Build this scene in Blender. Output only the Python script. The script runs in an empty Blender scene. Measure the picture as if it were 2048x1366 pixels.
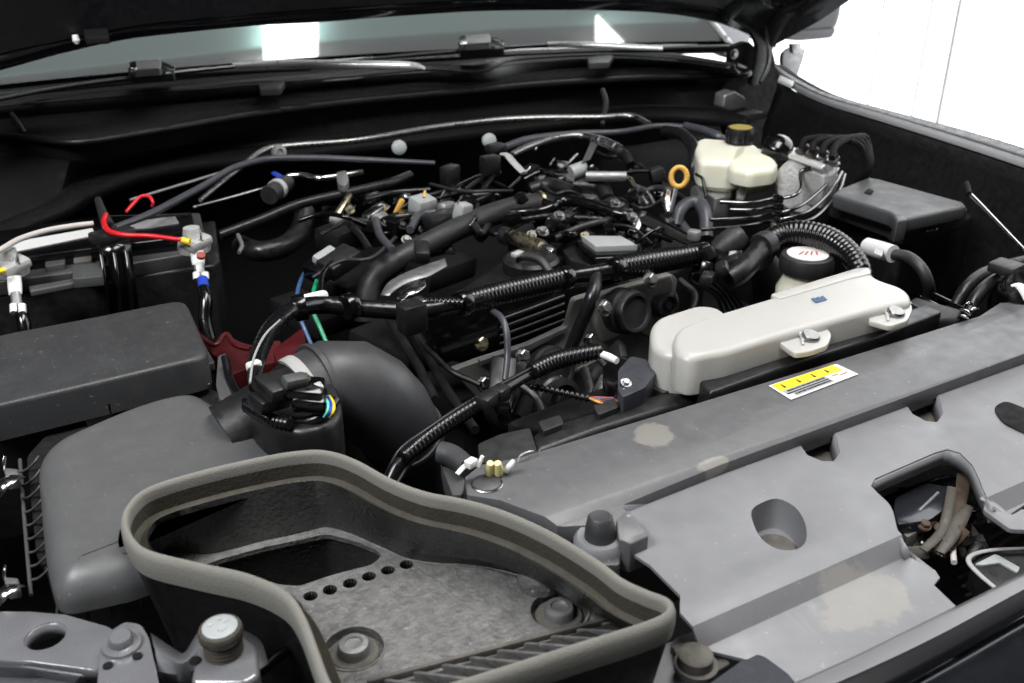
import bpy, bmesh, math, random
import numpy as np
from mathutils import Vector, Matrix
from mathutils.geometry import delaunay_2d_cdt

R = math.radians
SC = bpy.context.scene
COL = SC.collection
random.seed(7)

# ------------------------------------------------------------------ camera
# x: across the car, y: towards the windscreen, z: up. z = 0 is the top of the radiator support.
HC, FPX, PITCH, YAW = 0.42, 1932.0, R(25.8), R(29.5)
FW = Vector((math.sin(YAW)*math.cos(PITCH), math.cos(YAW)*math.cos(PITCH), -math.sin(PITCH)))
RT = Vector((math.cos(YAW), -math.sin(YAW), 0))
UP = RT.cross(FW)
CP = Vector((0, 0, HC))
cd = bpy.data.cameras.new('camera'); cam = bpy.data.objects.new('camera', cd); COL.objects.link(cam)
cd.sensor_width = 36; cd.lens = FPX/2048*36; cd.clip_start = 0.02; cd.clip_end = 200
cam.matrix_world = Matrix.Translation(CP) @ Matrix((RT, UP, -FW)).transposed().to_4x4()
cd.dof.use_dof = True; cd.dof.focus_distance = 0.88; cd.dof.aperture_fstop = 9.0
SC.camera = cam

# ------------------------------------------------------------------ light
w = bpy.data.worlds.new('World'); SC.world = w; w.use_nodes = True
w.node_tree.nodes['Background'].inputs[0].default_value = (0.9, 0.95, 1, 1)
w.node_tree.nodes['Background'].inputs[1].default_value = 0.015
SC.view_settings.view_transform = 'Standard'; SC.view_settings.look = 'None'
SC.view_settings.exposure = 0.0; SC.view_settings.gamma = 1.0; SC.view_settings.use_curve_mapping = False
def area(name, loc, target, sx, sy, power, col=(1, 1, 1)):
    l = bpy.data.lights.new(name, 'AREA'); l.shape = 'RECTANGLE'; l.size = sx; l.size_y = sy; l.energy = power; l.color = col
    o = bpy.data.objects.new(name, l); COL.objects.link(o); o.location = loc
    o.rotation_euler = (Vector(target)-Vector(loc)).to_track_quat('-Z', 'Y').to_euler(); return o
area('workshop_key_light', (0.75, 0.45, 2.1), (0.62, 0.62, 0), 1.9, 0.7, 56, (1, .985, .965))
area('left_sheen_light', (-1.0, 0.35, 1.6), (0.15, 0.9, 0), 0.8, 0.6, 46, (.96, .98, 1))  # added lamp giving sheen to the lids and panels on the left

# ------------------------------------------------------------------ pixel -> place
def ray(px, py): return FW*FPX + RT*(px-1024) - UP*(py-683)
LIFT = [0.0]
def A(px, py, z=0.0):
    z += LIFT[0]
    d = ray(px, py); return CP + d*((z-HC)/d.z)
def AY(px, py, y):
    d = ray(px, py); return CP + d*(y/d.y)
def AX(px, py, x):
    d = ray(px, py); return CP + d*(x/d.x)
def on(px, py, zf):
    p = A(px, py, 0)
    for _ in range(40): p = A(px, py, zf(p.x, p.y))
    return p
def ps(p): return (Vector(p)-CP).dot(FW)/FPX       # metres per pixel there

# ------------------------------------------------------------------ materials
MATS = {}
def mk(name, col, rough=.5, metal=0., var=.12, vs=60., bump=0., bs=500., dust=0., dcol=(.30, .28, .25), spec=.5, coat=0., trans=0., sss=0., emit=0., ecol=None, rv=.12, scr=0., ds=22., alpha=1., speck=0., bd=.001):
    m = bpy.data.materials.new(name); m.use_nodes = True; nt = m.node_tree; N = nt.nodes; L = nt.links
    b = N['Principled BSDF']
    tc = N.new('ShaderNodeTexCoord'); src = tc.outputs['Object']
    n1 = N.new('ShaderNodeTexNoise'); n1.inputs['Scale'].default_value = vs; n1.inputs['Detail'].default_value = 6; n1.inputs['Roughness'].default_value = .65
    L.new(src, n1.inputs['Vector'])
    mx = N.new('ShaderNodeMix'); mx.data_type = 'RGBA'
    mx.inputs[6].default_value = (*[c*(1-var) for c in col], 1); mx.inputs[7].default_value = (*[min(1, c*(1+var)) for c in col], 1)
    L.new(n1.outputs['Fac'], mx.inputs[0]); out = mx.outputs[2]
    if dust > 0:
        n2 = N.new('ShaderNodeTexNoise'); n2.inputs['Scale'].default_value = ds; n2.inputs['Detail'].default_value = 9; n2.inputs['Roughness'].default_value = .7
        L.new(src, n2.inputs['Vector'])
        rp = N.new('ShaderNodeMapRange'); rp.inputs[1].default_value = .38; rp.inputs[2].default_value = .72; rp.inputs[3].default_value = dust*.25; rp.inputs[4].default_value = dust
        L.new(n2.outputs['Fac'], rp.inputs[0])
        ge = N.new('ShaderNodeNewGeometry'); sx = N.new('ShaderNodeSeparateXYZ'); L.new(ge.outputs['Normal'], sx.inputs[0])
        up = N.new('ShaderNodeMapRange'); up.inputs[1].default_value = -.1; up.inputs[2].default_value = .9; up.inputs[3].default_value = .25; L.new(sx.outputs['Z'], up.inputs[0])
        mu = N.new('ShaderNodeMath'); mu.operation = 'MULTIPLY'; L.new(rp.outputs[0], mu.inputs[0]); L.new(up.outputs[0], mu.inputs[1])
        m2 = N.new('ShaderNodeMix'); m2.data_type = 'RGBA'; L.new(mu.outputs[0], m2.inputs[0]); L.new(out, m2.inputs[6]); m2.inputs[7].default_value = (*dcol, 1); out = m2.outputs[2]
    if speck:
        n5 = N.new('ShaderNodeTexNoise'); n5.inputs['Scale'].default_value = 210; n5.inputs['Detail'].default_value = 3; n5.inputs['Roughness'].default_value = .5; L.new(src, n5.inputs['Vector'])
        r5 = N.new('ShaderNodeMapRange'); r5.inputs[1].default_value = .69; r5.inputs[2].default_value = .76; r5.inputs[4].default_value = speck; L.new(n5.outputs['Fac'], r5.inputs[0])
        mp5 = N.new('ShaderNodeMapping'); mp5.inputs['Scale'].default_value = (260, 18, 60); mp5.inputs['Rotation'].default_value = (0, 0, .7); L.new(src, mp5.inputs['Vector'])
        n6 = N.new('ShaderNodeTexNoise'); n6.inputs['Scale'].default_value = 1.2; n6.inputs['Detail'].default_value = 4; L.new(mp5.outputs[0], n6.inputs['Vector'])
        r6 = N.new('ShaderNodeMapRange'); r6.inputs[1].default_value = .60; r6.inputs[2].default_value = .78; r6.inputs[4].default_value = speck*.14; L.new(n6.outputs['Fac'], r6.inputs[0])
        mm5 = N.new('ShaderNodeMath'); mm5.operation = 'MAXIMUM'; L.new(r5.outputs[0], mm5.inputs[0]); L.new(r6.outputs[0], mm5.inputs[1])
        m5 = N.new('ShaderNodeMix'); m5.data_type = 'RGBA'; L.new(mm5.outputs[0], m5.inputs[0]); L.new(out, m5.inputs[6]); m5.inputs[7].default_value = (*[c_*1.25 for c_ in dcol], 1); out = m5.outputs[2]
    L.new(out, b.inputs['Base Color'])
    rr = N.new('ShaderNodeMapRange'); rr.inputs[1].default_value = .3; rr.inputs[2].default_value = .7
    rr.inputs[3].default_value = max(.02, rough-rv); rr.inputs[4].default_value = min(1, rough+rv)
    n3 = N.new('ShaderNodeTexNoise'); n3.inputs['Scale'].default_value = vs*1.7; n3.inputs['Detail'].default_value = 8; L.new(src, n3.inputs['Vector'])
    L.new(n3.outputs['Fac'], rr.inputs[0]); L.new(rr.outputs[0], b.inputs['Roughness'])
    b.inputs['Metallic'].default_value = metal; b.inputs['Specular IOR Level'].default_value = spec
    b.inputs['Coat Weight'].default_value = coat; b.inputs['Coat Roughness'].default_value = .08
    b.inputs['Transmission Weight'].default_value = trans; b.inputs['Alpha'].default_value = alpha
    if sss: b.inputs['Subsurface Weight'].default_value = sss; b.inputs['Subsurface Radius'].default_value = (.02, .018, .014); b.inputs['Subsurface Scale'].default_value = .6
    if emit: b.inputs['Emission Color'].default_value = (*(ecol or col), 1); b.inputs['Emission Strength'].default_value = emit
    if bump:
        n4 = N.new('ShaderNodeTexNoise'); n4.inputs['Scale'].default_value = bs; n4.inputs['Detail'].default_value = 4; L.new(src, n4.inputs['Vector'])
        bp = N.new('ShaderNodeBump'); bp.inputs['Strength'].default_value = bump; bp.inputs['Distance'].default_value = bd
        L.new(n4.outputs['Fac'], bp.inputs['Height']); L.new(bp.outputs[0], b.inputs['Normal'])
    MATS[name] = m; return m

mk('lid_plastic', (.058, .059, .061), .46, bump=.25, bs=1100, dust=.04, var=.05, vs=25, ds=120, speck=.3)
mk('box_plastic', (.03, .031, .033), .45, bump=.3, bs=900, dust=.12, var=.15, vs=30)
mk('beam_plastic', (.092, .093, .097), .44, bump=.12, bs=1400, dust=.12, dcol=(.33, .32, .31), var=.05, vs=30, ds=70, speck=.5)
mk('airbox_plastic', (.085, .086, .088), .42, bump=.2, bs=1100, dust=.05, var=.06, vs=25, ds=120, speck=.35)
mk('fuse_plastic', (.034, .035, .037), .44, bump=.2, bs=1100, dust=.04, var=.05, vs=25, ds=120, speck=.3)
mk('tank_fluid', (.72, .70, .44), .36, sss=.5, var=.05, vs=15, rv=.06)
mk('cover_plastic', (.172, .173, .183), .46, bump=.12, bs=1400, dust=.12, dcol=(.33, .32, .31), var=.05, vs=30, ds=70, speck=.55)
mk('black_plastic', (.008, .008, .009), .42, bump=.15, bs=700, dust=.025, var=.2)
mk('gloss_black', (.003, .003, .0035), .18, var=.2, rv=.08, coat=.3)
mk('matte_black', (.004, .004, .0045), .8, var=.2, spec=.25)
mk('rubber', (.014, .014, .015), .5, bump=.1, bs=300, dust=.05, var=.15)
mk('rubber_clean', (.007, .007, .008), .38, bump=.05, bs=300, var=.2)
mk('flange_grey', (.16, .16, .165), .7, spec=.15, var=.1)
mk('intake_rubber', (.026, .027, .03), .5, bump=.12, bs=400, dust=.14, dcol=(.2, .19, .18), var=.1, vs=20)
mk('conduit', (.005, .005, .006), .24, var=.2, rv=.08)
mk('slate_hose', (.038, .041, .050), .4, var=.12, dust=.08)
mk('foam', (.185, .181, .163), .85, bump=.35, bs=650, dust=.3, dcol=(.27, .245, .19), var=.10, vs=30, ds=30)
mk('groove_dirt', (.045, .041, .03), .8, bump=.6, bs=350, dust=.08, dcol=(.11, .095, .06), var=.4, vs=60)
mk('tray_plastic', (.06, .06, .06), .45, bump=1., bs=300, dust=.55, dcol=(.29, .283, .268), var=.45, vs=90, ds=120, speck=.6, bd=.0014)
mk('tray_wall', (.022, .022, .022), .30, bump=.8, bs=260, bd=.0014, dust=.16, dcol=(.2, .19, .175), var=.3, vs=40, ds=40)
mk('silver_and_gleam', (.8, .8, .8), .35, metal=.5, var=.03)
mk('paint', (.19, .193, .21), .26, metal=.35, coat=.7, var=.05, vs=30, dust=.15, rv=.05)
mk('satin_trim', (.16, .16, .168), .36, var=.05, vs=20, dust=.1, rv=.05)
mk('mirror_paint', (.045, .047, .052), .38, var=.05, rv=.05)
mk('paint_dark', (.02, .021, .026), .22, metal=.2, coat=.6, var=.08, rv=.06)
mk('dark_chrome', (.20, .20, .20), .2, metal=1, var=.2, vs=60, rv=.08)
mk('band_grey', (.34, .335, .325), .5, var=.1)
mk('plug_grey', (.33, .35, .35), .45, var=.1)
mk('steel', (.33, .33, .32), .34, metal=1, var=.15, vs=90, dust=.1)
mk('bright_steel', (.72, .72, .72), .2, metal=1, var=.1, rv=.1)
mk('zinc', (.55, .50, .34), .33, metal=1, var=.25, vs=120)
mk('cast_alu', (.25, .245, .232), .55, metal=.45, bump=.5, bs=300, dust=.25, dcol=(.2, .19, .16), var=.2, vs=40)
mk('dull_alu', (.34, .34, .34), .5, metal=.8, bump=.2, bs=250, var=.15)
mk('lead', (.50, .50, .485), .5, metal=.35, bump=.8, bs=220, var=.35, vs=90)
mk('tank_white', (.46, .452, .428), .34, sss=.6, var=.04, vs=10, bump=.05, bs=200, rv=.06)
mk('tank_cream', (.74, .725, .60), .36, sss=.5, var=.05, vs=15, rv=.06)
mk('white_plastic', (.78, .78, .75), .4, sss=.1, var=.06)
mk('grey_plastic', (.33, .34, .34), .5, var=.12, dust=.1)
mk('yellow_clip', (.75, .68, .32), .5, sss=.15, var=.1)
mk('yellow', (.85, .62, .02), .4, var=.08)
mk('yellow_cap', (.30, .24, .06), .5, var=.3, vs=150)
mk('orange', (.70, .40, .08), .4, var=.12)
mk('red_wire', (.62, .012, .02), .35, var=.1)
mk('red_cover', (.065, .004, .006), .45, var=.2)
mk('blue', (.015, .05, .42), .45, var=.1)
mk('steel_blue', (.04, .09, .2), .4, var=.1)
mk('green_wire', (.015, .28, .13), .35, var=.1)
mk('teal_wire', (.12, .62, .45), .35, var=.1)
mk('red_dull', (.35, .07, .05), .5, var=.2)
mk('white_wire', (.52, .48, .45), .45, var=.1)
mk('paper', (.62, .62, .61), .6, var=.08, vs=160)
mk('paper_dirty', (.22, .22, .22), .6, var=.45, vs=140)
mk('label_white', (.80, .80, .80), .35, var=.02)
mk('label_pink', (.74, .68, .67), .4, var=.12, vs=180)
mk('label_grey', (.36, .36, .37), .4, var=.3, vs=300)
mk('ink', (.03, .03, .03), .5)
mk('rust', (.075, .045, .028), .7, metal=.2, bump=.6, bs=250, var=.5, vs=70, dust=.2)
mk('grease', (.055, .048, .038), .55, bump=.6, bs=200, var=.4, vs=70)
mk('felt', (.032, .034, .042), .95, bump=1., bs=450, var=.3, vs=90)
mk('grime', (.05, .047, .042), .8, bump=.8, bs=220, dust=.45, dcol=(.22, .2, .17), var=.4, ds=40)
mk('hood_liner', (.006, .006, .008), .5, var=.2)
mk('cabin', (.05, .052, .055), .7, var=.15, vs=6)
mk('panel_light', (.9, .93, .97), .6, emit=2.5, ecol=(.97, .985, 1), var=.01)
mk('panel_seam', (.40, .40, .42), .6, var=.01)
mk('lamp_face', (1, 1, 1), .5, emit=26, ecol=(1, .99, .97), var=0)
mk('skylight', (.5, .75, .72), .5, emit=2.5, ecol=(.66, .75, .735), var=0)
mk('ceiling_glow', (.30, .31, .31), .8, emit=1.5, ecol=(.75, .76, .76), var=.05)  # glow added to the roof sheet so the windscreen mirrors a grey ceiling
# windscreen glass: tinted see-through sheet with a Fresnel mirror on top
g = bpy.data.materials.new('glass'); g.use_nodes = True; nt = g.node_tree; nt.nodes.remove(nt.nodes['Principled BSDF'])
tr_ = nt.nodes.new('ShaderNodeBsdfTransparent'); tr_.inputs[0].default_value = (.5, .56, .54, 1)
gl_ = nt.nodes.new('ShaderNodeBsdfGlossy'); gl_.inputs['Roughness'].default_value = .02
fr_ = nt.nodes.new('ShaderNodeFresnel'); fr_.inputs[0].default_value = 1.75
mx_ = nt.nodes.new('ShaderNodeMixShader'); nt.links.new(fr_.outputs[0], mx_.inputs[0]); nt.links.new(tr_.outputs[0], mx_.inputs[1]); nt.links.new(gl_.outputs[0], mx_.inputs[2])
nt.links.new(mx_.outputs[0], nt.nodes['Material Output'].inputs[0])
MATS['glass'] = g
mk('clear_plastic', (.75, .76, .74), .25, trans=.6, var=.05)

def stain_mat(name, base, spots):
    """the base material with dried mud spots: (centre, radius, stretch) in metres"""
    m = MATS[base].copy(); m.name = name; nt = m.node_tree; N = nt.nodes; L = nt.links; b = N['Principled BSDF']
    ge = N.new('ShaderNodeNewGeometry'); nz = N.new('ShaderNodeTexNoise'); nz.inputs['Scale'].default_value = 45; nz.inputs['Detail'].default_value = 8; nz.inputs['Roughness'].default_value = .6
    L.new(ge.outputs['Position'], nz.inputs['Vector'])
    tot = None
    for c, rad, st in spots:
        sb = N.new('ShaderNodeVectorMath'); sb.operation = 'SUBTRACT'; L.new(ge.outputs['Position'], sb.inputs[0]); sb.inputs[1].default_value = c
        sc = N.new('ShaderNodeVectorMath'); sc.operation = 'MULTIPLY'; L.new(sb.outputs[0], sc.inputs[0]); sc.inputs[1].default_value = (1/st, st, 1)
        ln = N.new('ShaderNodeVectorMath'); ln.operation = 'LENGTH'; L.new(sc.outputs[0], ln.inputs[0])
        ma = N.new('ShaderNodeMath'); ma.operation = 'MULTIPLY_ADD'; L.new(nz.outputs['Fac'], ma.inputs[0]); ma.inputs[1].default_value = -rad*1.7; L.new(ln.outputs['Value'], ma.inputs[2])
        mr = N.new('ShaderNodeMapRange'); L.new(ma.outputs[0], mr.inputs[0]); mr.inputs[1].default_value = rad*.24; mr.inputs[2].default_value = rad*.06; mr.inputs[3].default_value = 0; mr.inputs[4].default_value = .5
        if tot is None: tot = mr.outputs[0]
        else:
            mm = N.new('ShaderNodeMath'); mm.operation = 'MAXIMUM'; L.new(tot, mm.inputs[0]); L.new(mr.outputs[0], mm.inputs[1]); tot = mm.outputs[0]
    old = b.inputs['Base Color'].links[0].from_socket
    mx = N.new('ShaderNodeMix'); mx.data_type = 'RGBA'; L.new(tot, mx.inputs[0]); L.new(old, mx.inputs[6]); mx.inputs[7].default_value = (.30, .28, .245, 1)
    L.new(mx.outputs[2], b.inputs['Base Color']); MATS[name] = m

# ------------------------------------------------------------------ objects
def tag(o, label=None, cat=None, group=None, kind=None):
    if label: o['label'] = label
    if cat: o['category'] = cat
    if group: o['group'] = group
    if kind: o['kind'] = kind
    return o
ROOTS = []
def thing(name, label, cat, group=None, kind=None):
    o = bpy.data.objects.new(name, None); o.empty_display_size = .02; COL.objects.link(o); tag(o, label, cat, group, kind); ROOTS.append(o); return o
def link(name, verts, faces, m, parent=None, smooth=35, bm=None, t=None):
    me = bpy.data.meshes.new(name)
    if bm is not None: bm.to_mesh(me); bm.free()
    else: me.from_pydata([tuple(v) for v in verts], [], faces)
    me.materials.append(MATS[m])
    if smooth is not None:
        me.polygons.foreach_set('use_smooth', [True]*len(me.polygons)); me.set_sharp_from_angle(angle=R(smooth))
    me.update()
    o = bpy.data.objects.new(name, me); COL.objects.link(o)
    if parent is not None: o.parent = parent
    else: ROOTS.append(o)
    if t: tag(o, *t)
    return o
def recalc(bm): bmesh.ops.recalc_face_normals(bm, faces=bm.faces[:])
def do_bevel(bm, off, ang=28, seg=3):
    if off <= 0: return
    es = [e for e in bm.edges if len(e.link_faces) == 2 and e.calc_face_angle(0) > R(ang)]
    if es: bmesh.ops.bevel(bm, geom=es, offset=off, segments=seg, profile=.5, affect='EDGES', clamp_overlap=True)

def cat_rom(pts, n, closed=False):
    """pts: tuples of any length, resampled to about n samples per span"""
    P = [np.array(p, float) for p in pts]; m = len(P); out = []
    rng = range(m if closed else m-1)
    for i in rng:
        p1, p2 = P[i], P[(i+1) % m]
        p0 = P[(i-1) % m] if (closed or i > 0) else 2*p1-p2
        p3 = P[(i+2) % m] if (closed or i < m-2) else 2*p2-p1
        for k in range(n):
            t = k/n
            out.append(.5*((2*p1)+(-p0+p2)*t+(2*p0-5*p1+4*p2-p3)*t*t+(-p0+3*p1-3*p2+p3)*t**3))
    if not closed: out.append(P[-1])
    return out
def resample(pts, step=None, n=None, closed=False):
    P = [np.array(p, float) for p in pts]
    if closed: P.append(P[0])
    d = [0]
    for a, b_ in zip(P, P[1:]): d.append(d[-1]+np.linalg.norm((b_-a)[:3]))
    if n is None: n = max(2, int(d[-1]/step)+1)
    s = np.linspace(0, d[-1], n+1 if closed else n)
    arr = np.array(P); o = np.stack([np.interp(s, d, arr[:, k]) for k in range(arr.shape[1])], 1)
    return [o[i] for i in range(n)], d[-1]
def rnd(poly, r=8, n=4):
    """round the corners of a pixel polygon"""
    out = []; m = len(poly)
    for i in range(m):
        p = np.array(poly[i], float); a = np.array(poly[i-1], float); c = np.array(poly[(i+1) % m], float)
        ra = min(r, np.linalg.norm((a-p)[:2])*.45); rc = min(r, np.linalg.norm((c-p)[:2])*.45)
        s = p+(a-p)/max(1e-6, np.linalg.norm((a-p)[:2]))*ra; e = p+(c-p)/max(1e-6, np.linalg.norm((c-p)[:2]))*rc
        for k in range(n+1):
            t = k/n; out.append(tuple(s*(1-t)**2+2*p*t*(1-t)+e*t*t))
    return out

def tube3(name, P, rad, m, parent=None, nseg=12, cap=True, t=None, flat=1.0, smooth=50):
    n = len(P); V = []; Fc = []
    P = [Vector(p[:3]) for p in P]
    T = [(P[min(i+1, n-1)]-P[max(i-1, 0)]).normalized() for i in range(n)]
    ref = Vector((0, 0, 1)) if abs(T[0].z) < .9 else Vector((0, 1, 0))
    S = T[0].cross(ref).normalized()
    for i in range(n):
        S = (S - T[i]*S.dot(T[i])).normalized(); U = S.cross(T[i])
        for k in range(nseg):
            a = 2*math.pi*k/nseg; V.append(P[i]+(S*math.cos(a)+U*math.sin(a)*flat)*rad[i])
    for i in range(n-1):
        for k in range(nseg):
            k2 = (k+1) % nseg; Fc.append((i*nseg+k, i*nseg+k2, (i+1)*nseg+k2, (i+1)*nseg+k))
    if cap: Fc.append(tuple(range(nseg))[::-1]); Fc.append(tuple(range((n-1)*nseg, n*nseg)))
    return link(name, V, Fc, m, parent, smooth, t=t)
def path(pts):
    """(px,py,z,width px) -> rows x,y,z,r through a smooth curve"""
    W = []
    for q in pts:
        p = A(q[0], q[1], q[2]); W.append((p.x, p.y, p.z, q[3]*.5*ps(p)))
    return cat_rom(W, 10)
def tube(name, pts, m, parent=None, ribs=0, amp=.12, nseg=12, t=None, flat=1.0, rag=0, cut=None):
    rows = path(pts)
    if ribs:
        rows, ln = resample(rows, step=ribs/4)
        rad = []
        for i, q in enumerate(rows):
            ph = i % 4; rad.append(q[3]*(1+(amp if ph in (1, 2) else -amp)))
    else:
        rows, ln = resample(rows, step=max(.002, min(q[3] for q in rows)*.7))
        rad = [q[3]*(1+random.uniform(-rag, rag)) for q in rows]
    return tube3(name, rows, rad, m, parent, nseg, True, t, flat, 50 if not ribs else 70)

def extrude(name, pts, vec, m, parent=None, bev=.002, seg=3, t=None, smooth=35):
    bm = bmesh.new(); vs = [bm.verts.new(p) for p in pts]; f = bm.faces.new(vs)
    r_ = bmesh.ops.extrude_face_region(bm, geom=[f]); bmesh.ops.translate(bm, vec=Vector(vec), verts=[v for v in r_['geom'] if isinstance(v, bmesh.types.BMVert)])
    recalc(bm); do_bevel(bm, bev, seg=seg); return link(name, None, None, m, parent, smooth, bm, t)
def plate(name, poly, z, depth, m, parent=None, bev=.003, seg=3, t=None, rd=0, vec=None):
    """pixel polygon on height z, solid below it"""
    if rd: poly = rnd(poly, rd)
    return extrude(name, [A(p[0], p[1], p[2] if len(p) > 2 else z) for p in poly], vec or (0, 0, -depth), m, parent, bev, seg, t)
def pillow(name, poly, z, depth, m, parent=None, r=.01, rd=10, steps=6, t=None, rb=0., npt=110, crown=0., relax=3):
    """solid with a generously rounded top edge; the pixel outline is taken at the top height"""
    W = [A(p[0], p[1], z) for p in rnd(poly, rd, 6)]
    W, _ = resample([tuple(p) for p in W], n=npt, closed=True); W = [Vector((p[0], p[1])) for p in W]
    ar = sum(W[i-1].x*W[i].y-W[i].x*W[i-1].y for i in range(npt)); sg = 1 if ar > 0 else -1
    def inset(L_, d):
        nn = []
        for i in range(npt):
            T = (L_[(i+2) % npt]-L_[i-2]).normalized(); nn.append(L_[i]+Vector((-T.y, T.x))*sg*d)
        return nn
    rows = []
    cur = W; prev = 0.
    for k in range(steps+1):
        th = math.pi/2*k/steps; d = r*(1-math.cos(th)); cur = inset(cur, d-prev); prev = d
        for _ in range(relax if k else 0): cur = [(cur[i-1]+cur[i]*6+cur[(i+1) % npt])/8 for i in range(npt)]
        rows.append([Vector((p.x, p.y, z-r+r*math.sin(th))) for p in cur])
    low = [Vector((p.x, p.y, z-depth)) for p in (inset(W, rb) if rb else W)]
    if rb: rows = [low, [Vector((p.x, p.y, z-depth+rb)) for p in W]]+rows
    else: rows = [low]+rows
    c2 = sum(rows[-1], Vector())/npt
    top = rows[-1]
    bm = bmesh.new(); vv = [[bm.verts.new(v) for v in r_] for r_ in rows]
    for i in range(len(rows)-1):
        for k in range(npt): bm.faces.new((vv[i][k], vv[i][(k+1) % npt], vv[i+1][(k+1) % npt], vv[i+1][k]))
    bm.faces.new(vv[-1]); bm.faces.new(vv[0][::-1]); bmesh.ops.triangulate(bm, faces=[f for f in bm.faces if len(f.verts) > 4])
    recalc(bm); return link(name, None, None, m, parent, 40, bm, t)
def vplate(name, poly, y, depth, m, parent=None, bev=.003, seg=3, t=None, rd=0):
    """pixel polygon on the upright plane y, solid behind it"""
    if rd: poly = rnd(poly, rd)
    return extrude(name, [AY(p[0], p[1], y) for p in poly], (0, depth, 0), m, parent, bev, seg, t)
def box(name, c, size, m, parent=None, rot=(0, 0, 0), bev=.002, seg=2, t=None):
    bm = bmesh.new(); bmesh.ops.create_cube(bm, size=1); bmesh.ops.scale(bm, vec=size, verts=bm.verts[:])
    do_bevel(bm, min(bev, min(size)*.4), seg=seg)
    M = Matrix.Translation(Vector(c)) @ Matrix.Rotation(R(rot[2]), 4, 'Z') @ Matrix.Rotation(R(rot[1]), 4, 'Y') @ Matrix.Rotation(R(rot[0]), 4, 'X')
    bm.transform(M); return link(name, None, None, m, parent, 35, bm, t)
def pbox(name, px, py, z, size, m, parent=None, rot=(0, 0, 0), bev=.002, t=None): return box(name, A(px, py, z), size, m, parent, rot, bev, 2, t)
def lathe(name, c, axis, prof, m, parent=None, n=28, t=None, smooth=40, cap0=True):
    ax = Vector(axis).normalized(); ref = Vector((1, 0, 0)) if abs(ax.x) < .9 else Vector((0, 1, 0))
    S = ax.cross(ref).normalized(); U = ax.cross(S); c = Vector(c); V = []; Fc = []
    for r_, h in prof:
        for k in range(n):
            a = 2*math.pi*k/n; V.append(c+ax*h+(S*math.cos(a)+U*math.sin(a))*max(r_, 1e-5))
    for i in range(len(prof)-1):
        for k in range(n):
            k2 = (k+1) % n; Fc.append((i*n+k, i*n+k2, (i+1)*n+k2, (i+1)*n+k))
    if cap0: Fc.append(tuple(range(n))[::-1])
    Fc.append(tuple(range((len(prof)-1)*n, len(prof)*n)))
    bm = bmesh.new(); vs = [bm.verts.new(v) for v in V]
    for f in Fc: bm.faces.new([vs[i] for i in f])
    recalc(bm); return link(name, None, None, m, parent, smooth, bm, t)
def bolt(name, c, axis, r, h, m, parent=None, flange=True, t=None):
    """hexagon head on a flange"""
    ax = Vector(axis).normalized(); ref = Vector((1, 0, 0)) if abs(ax.x) < .9 else Vector((0, 1, 0)); S = ax.cross(ref).normalized(); U = ax.cross(S); c = Vector(c)
    bm = bmesh.new()
    def ring(n, r0, r1, h0, h1):
        a = [[bm.verts.new(c+ax*hh+(S*math.cos(2*math.pi*k/n)+U*math.sin(2*math.pi*k/n))*rr) for k in range(n)] for rr, hh in ((r0, h0), (r1, h1))]
        for k in range(n): bm.faces.new((a[0][k], a[0][(k+1) % n], a[1][(k+1) % n], a[1][k]))
        bm.faces.new(a[1]); bm.faces.new(a[0][::-1])
    if flange: ring(16, r*1.45, r*1.35, 0, h*.3)
    ring(6, r, r, h*.2, h*.88); ring(6, r, r*.8, h*.88, h)
    recalc(bm); return link(name, None, None, m, parent, 25, bm, t)
def sheet(name, outer, holes, zf, depth, m, parent=None, folds=(), bev=0, t=None, grid=0, topbev=False, wp=False):
    """a sheet with real holes; outlines in pixels lie on z = zf(x, y)"""
    conv = (lambda L_: [Vector((p[0], p[1])) for p in L_]) if wp else (lambda L_: [on(p[0], p[1], zf).to_2d() for p in L_])
    loops = [conv(outer)]+[conv(h) for h in holes]
    V = []; E = []
    for lp in loops:
        s = len(V); V += lp; E += [(s+i, s+(i+1) % len(lp)) for i in range(len(lp))]
    for f in folds:
        q = conv(f); s = len(V); V += q; E += [(s+i, s+i+1) for i in range(len(q)-1)]
    def inside(p, lp):
        c = False; j = len(lp)-1
        for i in range(len(lp)):
            a, b_ = lp[i], lp[j]
            if (a.y > p.y) != (b_.y > p.y) and p.x < (b_.x-a.x)*(p.y-a.y)/(b_.y-a.y)+a.x: c = not c
            j = i
        return c
    if grid:
        xs = [v.x for v in loops[0]]; ys = [v.y for v in loops[0]]
        for x in np.arange(min(xs), max(xs), grid):
            for y in np.arange(min(ys), max(ys), grid):
                p = Vector((x, y))
                if inside(p, loops[0]) and not any(inside(p, h) for h in loops[1:]): V.append(p)
    vo, eo, fo, *_ = delaunay_2d_cdt(V, E, [], 0, 1e-5)
    bm = bmesh.new(); tv = [bm.verts.new((v.x, v.y, zf(v.x, v.y))) for v in vo]
    for f in fo:
        c = sum((vo[i] for i in f), Vector((0, 0)))/len(f)
        if inside(c, loops[0]) and not any(inside(c, h) for h in loops[1:]):
            try: bm.faces.new([tv[i] for i in f])
            except ValueError: pass
    for v in [v for v in bm.verts if not v.link_faces]: bm.verts.remove(v)
    if not grid: bmesh.ops.dissolve_limit(bm, angle_limit=R(1), verts=bm.verts[:], edges=bm.edges[:])
    if depth:
        r_ = bmesh.ops.extrude_face_region(bm, geom=bm.faces[:]); bmesh.ops.translate(bm, vec=Vector((0, 0, -depth)), verts=[v for v in r_['geom'] if isinstance(v, bmesh.types.BMVert)])
    recalc(bm); do_bevel(bm, bev, 40, 2)
    return link(name, None, None, m, parent, 30, bm, t)
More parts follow.
